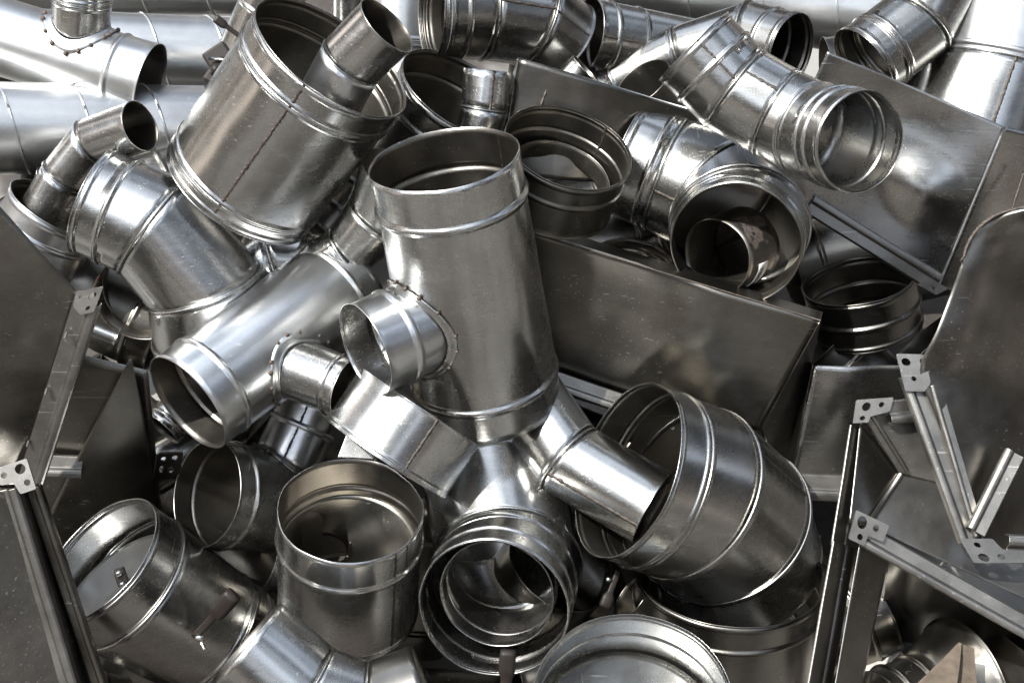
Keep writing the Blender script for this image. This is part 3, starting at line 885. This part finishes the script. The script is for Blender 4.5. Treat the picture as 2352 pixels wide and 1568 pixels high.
# big plate
r = empty('flanged_duct', P(1500, 980, -60), 'wide flat sided duct with a pressed flange, lying right of the central tee', 'rectangular duct', 'rectangular flanged ducts in the scrap pile')
sheet('side_panel', [P(1200, 528, 20), P(1884, 737, 60), P(1742, 985, -100), P(1180, 838, -150)], M['dark'], r, 40, 24, 0.012, bulges=[(0.3, 0.3, 0.5, -0.008, 0.6), (0.75, 0.6, 0.4, 0.008, 0.7)])
sheet('side_panel', [P(1884, 738, 59), P(1888, 715, -60), P(1800, 1100, -230), P(1744, 986, -101)], M['dark'], r, warp=0.003)
sheet('side_panel', [P(1230, 538, 20), P(1884, 736, 58), P(1888, 715, -60), P(1260, 520, -120)], M['dark'], r, warp=0.003)
rail('flange_rail', P(1235, 838, -110), P(1560, 950, -100), -UP, -FWD, 42 * S0, M['rail'], r, 0.25)
tube('folded_edge', [P(1240 + 645 * t, 540 + 196 * t, 25 + 36 * t) for t in [i / 12 for i in range(13)]], 2.2 * S0, M['weld'], r)

# collar at right
d = duct('duct_collar', 'wide short collar with two bright ribs, right of the wide flat duct', 'collar', -330, 128, [(1972, 642), (1990, 752, -0.42)], 'dark', GRP['collar'], beads=[(0, 'a', 12, 2), (0, 'a', 66, 6), (0, 'b', 8, 4)], rims=(3, 3))

# box panel right
r = empty('flanged_duct', P(1930, 1100, -120), 'small square ended duct standing below the wide short collar at right', 'rectangular duct', 'rectangular flanged ducts in the scrap pile')
sheet('side_panel', [P(1870, 838, -60), P(2100, 836, -75), P(2060, 1150, -190), P(1815, 1120, -170)], M['dull'], r, warp=0.006, bulges=[(0.35, 0.2, 0.4, 0.008, 1)])
sheet('side_panel', [P(1868, 838, -60), P(1814, 1120, -170), P(1770, 1080, -300), P(1840, 800, -200)], M['dark'], r, warp=0.002)
rail('flange_rail', P(1830, 1088, -150), P(1960, 1094, -155), -UP, -FWD, 60 * S0, M['rail'], r, 0.2)

# dark curved ring pieces in the gaps
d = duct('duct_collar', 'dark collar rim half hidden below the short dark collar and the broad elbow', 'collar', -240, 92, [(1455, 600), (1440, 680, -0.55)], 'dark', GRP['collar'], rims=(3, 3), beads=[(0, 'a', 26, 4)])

# dented sheet right
def rnd_b(a, b):
    return 0.0
r = empty('flanged_duct', P(2100, 600, -150), 'big dented sheet sided duct at right, bulge added for its round reflection, bright folded crease', 'rectangular duct', 'rectangular flanged ducts in the scrap pile')
sheet('side_panel', [P(1900, 118, -70), P(2308, 291, -90), P(2150, 665, -190), P(1760, 420, -200)], M['dull'], r, 60, 60, 0.006, bulges=[(0.74, 0.52, 0.27, 0.014, 1.0), (0.45, 0.2, 0.5, -0.015, 1.3)])  # round bulge shaped to catch the sun as a reflection on the sheet
sheet('side_panel', [P(2308, 291, -90), P(2480, 325, -180), P(2400, 700, -280), P(2152, 665, -190)], M['dull'], r, 30, 30, 0.006)
tube('crease', [P(2308 - 156 * t, 291 + 374 * t, -86 - 100 * t) for t in [i / 16 for i in range(17)]], 3.0 * S0, M['bright'], r)
rail('flange_rail', P(1850, 486, -180), P(2142, 668, -170), (UP + RIGHT * 0.6), -FWD, 44 * S0, M['rail'], r, 0.25)
plate2d('corner_bracket', P(2104, 652, -165), (P(2150, 678, -165) - P(2104, 652, -165)), (P(2150, 626, -165) - P(2104, 652, -165)), [(0, 0), (1, 0), (1, 0.6), (0.3, 0.6)], [(0.6, 0.22, 0.12, 0.09)], M['rail'], r, 0.004, 0.1)
tube('weld_seam', [P(2352 - 40 * t, 395 + 125 * t, -100) for t in [i / 20 for i in range(21)]], 3 * S0, M['weld'], r, False, 6, 1, 0.4)

# big rounded transition duct far right
r = empty('transition_duct', P(2300, 1290, 100), 'tall scuffed transition duct at the right edge with a curved upper rim and flanged foot', 'transition duct')
def arc(u): # curved outline of the left silhouette
    pass
cols = []
NV = 40; NU = 40
V = []; F = []
def left_edge(t):
    # photo points down the left silhouette
    pts = [(2400, 468), (2310, 486), (2262, 512), (2226, 555), (2195, 640), (2150, 760), (2112, 850), (2150, 960), (2195, 1080), (2245, 1200), (2260, 1270)]
    x = t * (len(pts) - 1); i = min(int(x), len(pts) - 2); f = x - i
    q = [pts[max(0, i - 1)], pts[i], pts[i + 1], pts[min(len(pts) - 1, i + 2)]]
    return tuple(0.5 * (2 * q[1][c] + (q[2][c] - q[0][c]) * f + (2 * q[0][c] - 5 * q[1][c] + 4 * q[2][c] - q[3][c]) * f * f + (3 * q[1][c] - q[0][c] - 3 * q[2][c] + q[3][c]) * f ** 3) for c in (0, 1))
for j in range(NV + 1):
    t = j / NV
    x0, y0 = left_edge(t)
    for i in range(NU + 1):
        a = i / NU
        x = x0 + (2560 - x0) * a; y = y0 + (2.0 * a * 0) + (0.15 * (x - x0)) * (1 - t) * 0.0 + (y0 - y0)
        z = 230 - 90 * t + 70 * math.sin(min(1, a * 3.5) * PI / 2) * (1 - t) - 200 * a
        V.append(P(x, y, z + 14 * noise.noise(Vector((x / 130, y / 130, 2)))))
for j in range(NV):
    for i in range(NU):
        k = j * (NU + 1) + i; F.append((k, k + 1, k + NU + 2, k + NU + 1))
mesh_obj('side_panel', V, F, M['dark'], r, True, 0.002, -1)
tube('rolled_rim', [P(*left_edge(0.36 * i / 20), 230 - 25 * i / 20 + 6) for i in range(21)], 4 * S0, M['weld'], r)
rail('flange_rail', P(2112, 852, 150), P(2250, 1232, 190), -RIGHT, -FWD, 46 * S0, M['rail'], r, 0.3)
rail('flange_rail', P(2160, 880, 160), P(2262, 1225, 195), -RIGHT * 1, -FWD, 26 * S0, M['rail'], r, 0.5)
def brk(name, root, a, b, c, holes, outline=None, thick=0.004):
    """bracket from photo points a (origin), b (end of x), c (end of y), each (u, v, z)"""
    O = P(*a); X = P(*b) - O; Y = P(*c) - O
    outline = outline or [(0, 0), (1, 0), (1, 0.42), (0.45, 0.45), (0.42, 1), (0, 1)]
    return plate2d(name, O, X, Y, outline, holes, M['rail'], root, thick, 0.06)
brk('corner_bracket', r, (2058, 812, 165), (2122, 814, 165), (2078, 898, 172), [(0.28, 0.22, 0.2, 0.13), (0.42, 0.66, 0.11, 0.08), (0.86, 0.2, 0.1, 0.1)], [(0, 0), (1, 0), (1, 0.75), (0.7, 1), (0, 1)])
brk('corner_bracket', r, (2236, 1292, 215), (2372, 1292, 215), (2203, 1236, 210), [(0.22, 0.22, 0.11, 0.2), (0.52, 0.25, 0.07, 0.13), (0.24, 0.74, 0.07, 0.13)], [(0, 0), (1, 0), (1, 0.5), (0.62, 0.55), (0.55, 1), (0, 1)])
rail('flange_rail', P(2262, 1232, 215), P(2352, 1050, 190), RIGHT * -1 - UP * 0.5, -FWD, 42 * S0, M['rail'], r, 0.4)
rail('flange_rail', P(2310, 1292, 205), P(2480, 1300, 205), UP, -FWD, 60 * S0, M['rail'], r, 0.35)

# open flanged duct lower right
r = empty('flanged_duct', P(2000, 1300, 60), 'open flanged box duct at lower right with long rails and holed corner brackets', 'rectangular duct', 'rectangular flanged ducts in the scrap pile')
sheet('side_panel', [P(2005, 945, 95), P(2150, 935, 70), P(2330, 1150, 60), P(2070, 1090, 60)], M['rail'], r, 30, 30, 0.003)
sheet('side_panel', [P(2070, 1090, 60), P(2330, 1150, 60), P(2560, 1470, 130), P(1990, 1206, 165)], M['rail'], r, 40, 40, 0.004)
sheet('side_panel', [P(1975, 965, 98), P(2070, 1090, 58), P(1990, 1208, 163), P(1950, 1200, 168)], M['dark'], r, 16, 16, 0.001)
rail('flange_rail', P(1988, 962, 108), P(2068, 1088, 70), RIGHT * 0.9 + UP * 0.4, -FWD, 20 * S0, M['rail'], r, 0.5)
tube('folded_edge', [P(2068, 1090, 68), P(1998, 1198, 168)], 6 * S0, M['rail'], r)
rail('flange_rail', P(1955, 975, 105), P(1912, 1250, 180), RIGHT * 0.85 + FWD * 0.55, -FWD, 56 * S0, M['dark'], r, 0.06)
rail('flange_rail', P(2040, 922, 110), P(2140, 912, 100), -UP, -FWD, 50 * S0, M['rail'], r, 0.3)
brk('corner_bracket', r, (1966, 918, 120), (2052, 912, 120), (1958, 972, 122), [(0.3, 0.32, 0.14, 0.22), (0.7, 0.28, 0.09, 0.14), (0.24, 0.8, 0.09, 0.12)], [(0, 0), (1, 0), (0.95, 0.6), (0.45, 0.75), (0.42, 1.0), (0, 1)])
rail('flange_rail', P(2000, 1212, 185), P(2560, 1528, 215), -UP, -FWD, 44 * S0, M['rail'], r, 0.35)
rail('flange_rail', P(1915, 1242, 180), P(1845, 1640, 250), RIGHT * 0.85 + FWD * 0.55, -FWD, 66 * S0, M['dark'], r, 0.06)
sheet('side_panel', [P(1975, 1245, 178), P(2050, 1240, 120), P(1965, 1640, 180), P(1905, 1640, 248)], M['dark'], r, 12, 30, 0.001)
brk('corner_bracket', r, (1966, 1170, 200), (2042, 1206, 200), (1948, 1236, 200), [(0.25, 0.3, 0.17, 0.26), (0.66, 0.28, 0.1, 0.15), (0.3, 0.78, 0.1, 0.13)], [(0, 0), (1, 0), (0.95, 0.6), (0.5, 0.62), (0.48, 1.0), (0, 1)])
sheet('side_panel', [P(2050, 1242, 118), P(2560, 1530, 180), P(2560, 1600, -420), P(2010, 1500, -420)], M['dark'], r, 8, 8, 0.001)

# huge elbow lower right
d = duct('duct_elbow', 'huge ringed elbow at lower right swallowing a smaller pipe in its left mouth', 'elbow', 130, 206, [(1438, 1078), (1580, 1130, -0.52), (1664, 1200, -0.80), (1700, 1290, -0.80)], 'dull', GRP['elbow'], beads=[(0, 'a', 8, 3), (0, 'a', 76, 5, 7), (0, 'a', 90, 3, 6)], seams=[(1, 1810, 1090, 3)], rims=(4, 3), jr=5, amp=0.008, taper=[1, 1.02, 1.04, 1.0])
d = duct('duct_elbow', 'two piece elbow coming from under the central tee into the huge ringed elbow', 'elbow', -70, 88, [(1205, 905), (1308, 1054, 0.35), (1500, 1166, 0.18)], 'zinc', GRP['elbow'], seams=[(1, 1370, 1150, 3.2)], rims=(1, 1), joints='weld_ring', jr=3.0, amp=0.012)
d = duct('duct_collar', 'big collar below the huge ringed elbow with a polished rib, cut by the bottom edge', 'collar', -50, 215, [(1676, 1310), (1655, 1560, -0.55)], 'dark', GRP['collar'], beads=[(0, 'a', 14, 3), (0, 'a', 72, 6)], rims=(4, 2))

# open upright duct bottom
d = duct('duct_reducer', 'open upright duct left of bottom centre, torn rim and round hole in its floor', 'reducer', 160, 170, [(805, 1168), (800, 1392, -0.70)], 'zinc', GRP['reducer'], beads=[(0, 'a', 92, 6, 10), (0, 'b', 8, 3)], seams=[(0, 918, 1350, 2.4), (0, 925, 1262, 2.0)], rims=(0, 3), amp=0.007, tear=(1.0, 0.5, 14))
sg = d.segs[0]
e1, e2 = frame(sg.d)
hc = P(745, 1262, 0)
C = sg.A + sg.d * (sg.L * 0.36)
e1, e2 = frame(-sg.d)
best = None
for i in range(-30, 31):
    for j in range(-30, 31):
        hx, hy = i / 50, j / 50
        a_, b_ = project(C + e1 * hx * sg.ra + e2 * hy * sg.ra + sg.d * 0.08)
        q_ = (a_ - 742) ** 2 + (b_ - 1262) ** 2
        if best is None or q_ < best[0]: best = (q_, hx, hy)
fp = disc('floor_plate', C, -sg.d, sg.ra * 0.985, M['dark'], d.root, 0.0016, (best[1], best[2], 0.34), 0.08)
hcen = C + e1 * best[1] * sg.ra + e2 * best[2] * sg.ra + sg.d * 0.078
for i in range(9):
    a_ = 2 * PI * i / 9
    blob('rivet', hcen + (e1 * math.cos(a_) + e2 * math.sin(a_)) * sg.ra * 0.40 - sg.d * 0.008, 3.4 * S0, M['weld'], fp)
du = d
# ringed pipe with nested pipes
d = duct('duct_elbow', 'ringed elbow at bottom centre whose wide mouth faces the camera with a pipe nested inside', 'elbow', 190, 172, [(1132, 1397), (1170, 1292, -0.87), (1128, 1090, -0.40)], 'zinc', GRP['elbow'], beads=[(0, 'a', 10, 2.5), (0, 'a', 70, 5), (0, 'a', 150, 4)], rims=(3, 3), taper=[1, 1.02, 1.02], inner='dull')
d = duct('duct_elbow', 'pipe nested in the mouth of the ringed elbow, black handwriting on its inner wall', 'elbow', 160, 131, [(1140, 1365), (1168, 1298, -0.87), (1120, 1200, -0.62)], 'zinc', GRP['elbow'], beads=[(0, 'a', 52, 5)], rims=(3, 3), inner='dull')
# digits 1 2 2 0
one = [[(0.1, 0.1), (0.3, 0.0), (0.3, 0.6)]]
two = [[(0.0, 0.15), (0.2, 0.0), (0.4, 0.12), (0.3, 0.35), (0.0, 0.6), (0.42, 0.6)]]
zero = [[(0.2, 0.0), (0.02, 0.3), (0.2, 0.6), (0.4, 0.3), (0.2, 0.0)]]
st = []
for k, gl in enumerate((one, two, two, zero)):
    for s_ in gl: st.append([(x + 0.62 * k, y) for x, y in s_])
sg = d.segs[0]
marks(d.root, sg, [[(x, 0.6 - y) for x, y in s_] for s_ in st], gen_angle(sg, 1225, 1420, inside=True), 62 * d.s, 0.026, wid=1.3)

# bottom bowl damper
d = duct('duct_damper', 'wide round damper at the bottom edge with a sunlit pale blade inside', 'damper', 330, 226, [(1456, 1612), (1440, 1700, -0.90)], 'zinc', GRP['damper'], beads=[(0, 'a', 12, 3), (0, 'a', 88, 6)], rims=(4, 2), taper=[1, 1], inner='zinc')
sg = d.segs[0]
nn = (sg.d * -1 + UP * 0.25 + RIGHT * 0.05).normalized()
disc('damper_blade', sg.A + sg.d * 135 * sg.s, nn, sg.ra * 0.965, M['zinc'], d.root, 0.002)
# lever in front of ringed elbow
d = duct('duct_damper', 'dark little damper at the bottom edge, brown lever sticking up before the ringed elbow', 'damper', 150, 60, [(1175, 1680), (1120, 1720, -0.3)], 'dark', GRP['damper'])
lever(d.root, (1158, 1640), (1167, 1492), 12, 17, 12, 420, 430, grip=0.42)

# elbow bottom left centre
d = duct('duct_elbow', 'scratched three piece elbow at the bottom edge left of the open upright duct', 'elbow', 300, 122, [(562, 1478), (702, 1598, -0.05), (845, 1650, 0.0), (985, 1598, 0.1)], 'zinc', GRP['elbow'], rims=(0, 0), joints='weld_ring', jr=3.0, amp=0.012, mats=['zinc', 'zinc', 'dark'])

# damper bottom left
d = duct('duct_damper', 'dark damper at lower left, pale blade inside, brown lever on its side', 'damper', 90, 165, [(228, 1283), (296, 1338, -0.5), (525, 1480, -0.42)], 'dull', GRP['damper'], beads=[(0, 'a', 10, 3), (1, 'b', 70, 4), (1, 'b', 56, 3), (1, 'b', 10, 3)], taper=[1, 1.06, 0.94], joints='seam_ring', jr=5, rims=(3, 3), parts=['body', 'body'], inner='dull')
dw = d
sg = d.segs[0]
nn = (-sg.d + UP * 0.45 - FWD * 0.1 - RIGHT * 0.1).normalized()
bl = disc('damper_blade', sg.A + sg.d * 88 * sg.s, nn, sg.ra * 0.9, M['bright'], d.root, 0.002)
ctr = sg.A + sg.d * 80 * sg.s
ax = (RIGHT * 0.35 - UP * 0.94)
box('axle_clip', ctr - FWD * 0.004, ax * 24 * S0, (RIGHT * .94 + UP * .35) * 13 * S0, FWD * 8 * S0, M['weld'], bl, 0.002)
for q in (-13, 13): blob('screw', ctr - FWD * 0.010 + ax * q * S0, 8 * S0, M['screw'], bl)
hl = lever(d.root, (447, 1462), (537, 1364), 9, 20, 14, 130, 170, grip=0.5)
tube('bolt', [P(452, 1452, 138), P(470, 1490, 142)], 4.5 * S0, M['screw'], hl)
blob('wing_nut', P(458, 1466, 148), 10 * S0, M['screw'], hl, sc=(1.2, 0.6, 1.0))
blob('screw', P(362, 1441, 108), 9 * S0, M['screw'], d.root)

# left flanged panels
r = empty('flanged_duct', P(100, 1100, 150), 'flat dark sided duct at the left edge with a long pale flange rail leaning right', 'rectangular duct', 'rectangular flanged ducts in the scrap pile')
sheet('side_panel', [P(-160, 300, 430), P(176, 668, 250), P(40, 1120, 60), P(-260, 1120, 260)], M['dark'], r, 40, 40, 0.016, bulges=[(0.4, 0.7, 0.5, 0.01, 1)])
rail('flange_rail', P(172, 680, 262), P(34, 1120, 80), RIGHT, -FWD, 56 * S0, M['rail'], r, 0.25)
brk('corner_bracket', r, (238, 657, 272), (176, 670, 272), (216, 716, 262), [(0.3, 0.3, 0.18, 0.16), (0.75, 0.22, 0.1, 0.1), (0.3, 0.78, 0.1, 0.1)], [(0, 0), (1, 0), (0.9, 0.6), (0.5, 1.0), (0, 1)])
for t in (0.1, 0.42, 0.72): box('slot', P(165 - 140 * t, 730 + 400 * t, 262 - 180 * t), (RIGHT * -0.3 - UP) .normalized() * 7 * S0, RIGHT * 2 * S0, FWD * 3 * S0, M['dark'], r, 0)

r = empty('flanged_duct', P(100, 1560, 250), 'brownish flanged duct in the bottom left corner with a holed bracket on top', 'rectangular duct', 'rectangular flanged ducts in the scrap pile')
sheet('side_panel', [P(-120, 1120, 460), P(20, 1130, 345), P(180, 1660, 260), P(-120, 1660, 420)], M['rail'], r, 20, 30, 0.003)
rail('flange_rail', P(-14, 1130, 352), P(150, 1660, 268), RIGHT, -FWD, 52 * S0, M['rail'], r, 0.3)
sheet('side_panel', [P(40, 1120, 345), P(86, 1110, 290), P(270, 1660, 180), P(205, 1660, 258)], M['dark'], r, 12, 30, 0.002)
rail('flange_rail', P(60, 1122, 330), P(240, 1660, 235), RIGHT, -FWD + RIGHT * 0.6, 30 * S0, M['dark'], r, 0.4)
brk('corner_bracket', r, (62, 1052, 360), (84, 1122, 362), (-10, 1076, 362), [(0.25, 0.28, 0.2, 0.2), (0.72, 0.2, 0.12, 0.12), (0.28, 0.8, 0.12, 0.12)], [(0, 0), (1, 0), (1, 0.5), (0.6, 0.6), (0.55, 1.0), (0, 1)])

# triangular dark sheet and brown panel
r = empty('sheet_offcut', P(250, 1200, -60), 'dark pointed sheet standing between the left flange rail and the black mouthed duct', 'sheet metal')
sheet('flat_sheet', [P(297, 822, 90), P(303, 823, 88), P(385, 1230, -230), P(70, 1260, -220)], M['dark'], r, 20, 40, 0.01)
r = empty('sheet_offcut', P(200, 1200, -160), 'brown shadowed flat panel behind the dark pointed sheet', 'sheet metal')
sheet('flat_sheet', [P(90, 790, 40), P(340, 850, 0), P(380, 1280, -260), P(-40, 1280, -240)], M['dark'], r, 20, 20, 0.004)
rail('flange_rail', P(60, 1044, -60), P(190, 1048, -80), -UP, -FWD, 50 * S0, M['rail'], r, 0.3)

# fillers seen in gaps
d = duct('duct_collar', 'small shiny pipe end glimpsed left of the cloudy tee\'s open end', 'collar', -120, 46, [(372, 985), (450, 900, -0.2)], 'zinc', GRP['collar'], beads=[(0, 'a', 20, 4)])
d = duct('straight_duct', 'bright curved pipe side seen under the cloudy tee above the black mouthed duct', 'pipe', -200, 60, [(330, 1090), (560, 960, -0.1)], 'zinc', GRP['pipe'])
d = duct('straight_duct', 'shiny shaded pipe between the largest tilted duct and the pale cloudy tee', 'pipe', -280, 70, [(560, 560), (760, 640, -0.1)], 'zinc', GRP['pipe'])
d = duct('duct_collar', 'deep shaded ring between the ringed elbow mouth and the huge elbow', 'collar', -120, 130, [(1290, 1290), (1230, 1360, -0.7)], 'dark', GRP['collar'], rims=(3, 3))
d = duct('duct_damper', 'small damper lever and nut lost in the dark gap below the huge elbow mouth', 'damper', -60, 60, [(1450, 1370), (1520, 1420, -0.4)], 'dark', GRP['damper'])
lever(d.root, (1420, 1310), (1388, 1395), 7, 14, 10, 60, 70)
blob('wing_nut', P(1398, 1330, 70), 7 * S0, M['screw'], d.root)

# bottom right pipe and torn cardboard
d = duct('duct_collar', 'dark ribbed collar lying in the bottom right corner behind a scrap of torn card', 'collar', 20, 112, [(2030, 1650), (2120, 1612, -0.5), (2215, 1580, -0.5)], 'dark', GRP['collar'], beads=[(0, 'a', 40, 6), (0, 'b', 12, 6)], taper=[1, 1, 1.5], joints=None, rims=(3, 4))
d = duct('straight_duct', 'dark pipe in the shade under the long rail at the bottom right edge', 'pipe', -120, 150, [(2420, 1480), (2300, 1700, -0.3)], 'dark', GRP['pipe'])
r = empty('cardboard_scrap', P(2150, 1600, 150), 'torn brown cardboard scrap split into two points at the bottom right', 'cardboard')
sheet('card_flap', [P(2208, 1478, 190), P(2214, 1480, 190), P(2190, 1640, 200), P(2030, 1640, 190)], M['carton'], r, 30, 40, 0.03, 0.003)
sheet('card_flap', [P(2216, 1480, 192), P(2250, 1492, 188), P(2262, 1640, 200), P(2196, 1640, 205)], M['carton'], r, 30, 40, 0.025, 0.003)
r = empty('concrete_chunk', P(1990, 1540, -100), 'pale dusty concrete slab corner beside the long post at the bottom right', 'concrete')
box('slab', P(2000, 1560, -190), RIGHT * 90 * S0, Vector((0, 1, 0)) * 90 * S0, Vector((0, 0, 1)) * 30 * S0, plain('pale_concrete', (0.36, 0.34, 0.31), 0.9, 0, 0.3, 20, 0.4), r, 0.01)

# ---------------------------------------------------------------- added filler ducts: they darken the gaps and carry the front pieces
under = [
 ('added filler duct carrying the wide round damper at the bottom edge', 1330, 1700, 120, 1640, 1660, -60), ('added filler duct below the scratched elbow at the bottom edge', 480, 1660, 120, 820, 1720, -60),
 ('added filler duct under the bottom left corner', -60, 1620, 130, 260, 1680, 20), ('added filler duct under the ringed elbow by the bottom edge', 900, 1640, 110, 1200, 1660, -90),
 ('added filler duct in the dark behind the wide short collar', 1820, 640, 120, 2230, 540, -720),
 ('added filler duct crossing below the mouth of the short dark collar', 1130, 560, 105, 1420, 470, -470), ('added filler duct between the largest duct and the upright tee', 740, 540, 80, 860, 400, -330),
 ('added filler pipe in the gap between the saddle tee and the lowest level pipe', -100, 190, 60, 560, 200, -860),
 ('added filler duct under the left flange rail', 150, 900, 120, 330, 1050, -330), ('added filler duct lying under the three piece elbow', 380, 760, 110, 120, 640, -360),
 ('added filler duct crossing under the largest tilted duct', 330, 480, 120, 640, 380, -480), ('shaded duct behind the upright tee\'s upper rim', 820, 330, 120, 1080, 430, -480),
 ('added filler duct under the short dark collar', 1240, 600, 120, 1500, 520, -480), ('added filler duct beneath the broad elbow', 1480, 660, 120, 1740, 560, -440),
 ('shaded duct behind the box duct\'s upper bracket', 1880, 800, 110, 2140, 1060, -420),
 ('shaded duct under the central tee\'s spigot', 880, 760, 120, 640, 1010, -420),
 ('shaded duct below the cloudy tee\'s middle', 560, 900, 110, 820, 1080, -330), ('added filler duct under the black mouthed duct', 420, 1180, 120, 640, 1400, -330),
 ('added filler duct deep below the pale bladed damper', 120, 1420, 130, 420, 1560, -250), ('added filler duct left of the ringed elbow', 960, 1160, 120, 900, 1480, -300),
 ('added filler duct right of the ringed elbow', 1240, 1180, 110, 1440, 1440, -300), ('added filler duct beneath the two piece elbow', 1180, 1000, 120, 1480, 1120, -400),
 ('added filler duct beneath the huge ringed elbow', 1600, 1100, 140, 1800, 1380, -420), ('added filler duct under the wide flat duct', 1300, 760, 140, 1700, 900, -420),
 ('added duct filling the bottom edge gap beside the wide round damper', 1180, 1560, 110, 1460, 1500, -200), ('added filler duct behind the folded dark sheet', 1400, 230, 110, 1640, 330, -560),
 ('added filler duct in the gap right of the cut-off elbow', 1180, 170, 90, 1420, 200, -640), ('added filler duct under the small three piece elbow', 60, 430, 110, 320, 480, -500),
 ('added filler duct at the left edge below the level pipe', -60, 520, 120, 120, 720, -420), ('added filler duct behind the dark pointed sheet', 60, 1000, 120, 340, 1240, -380),
 ('added filler duct under the tall ribbed elbow', 1560, 330, 120, 1860, 430, -540), ('added filler duct under the elbow at top right', 1900, 200, 110, 2200, 160, -640),
 ('added filler duct behind the small duct at the right', 2100, 800, 120, 2300, 1000, -420), ('added filler duct under the bottom right post', 1780, 1500, 130, 2000, 1380, -260),
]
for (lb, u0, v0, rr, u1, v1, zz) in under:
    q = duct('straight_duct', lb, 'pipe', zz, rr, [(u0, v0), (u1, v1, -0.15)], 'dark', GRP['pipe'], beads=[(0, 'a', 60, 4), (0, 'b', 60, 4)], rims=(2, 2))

r = empty('bracket_offcut', P(376, 1070, -40), 'small steel bracket with dark holes above the black mouthed duct', 'bracket')
plate2d('holed_plate', P(352, 1100, -90), P(412, 1096, -120) - P(352, 1100, -90), P(360, 1040, -10) - P(352, 1100, -90), [(0, 0), (1, 0), (1, 1), (0, 1)], [(0.28, 0.78, 0.12, 0.1), (0.7, 0.8, 0.14, 0.11), (0.25, 0.4, 0.1, 0.16), (0.6, 0.35, 0.16, 0.14)], M['dark'], r, 0.003, 0.08)
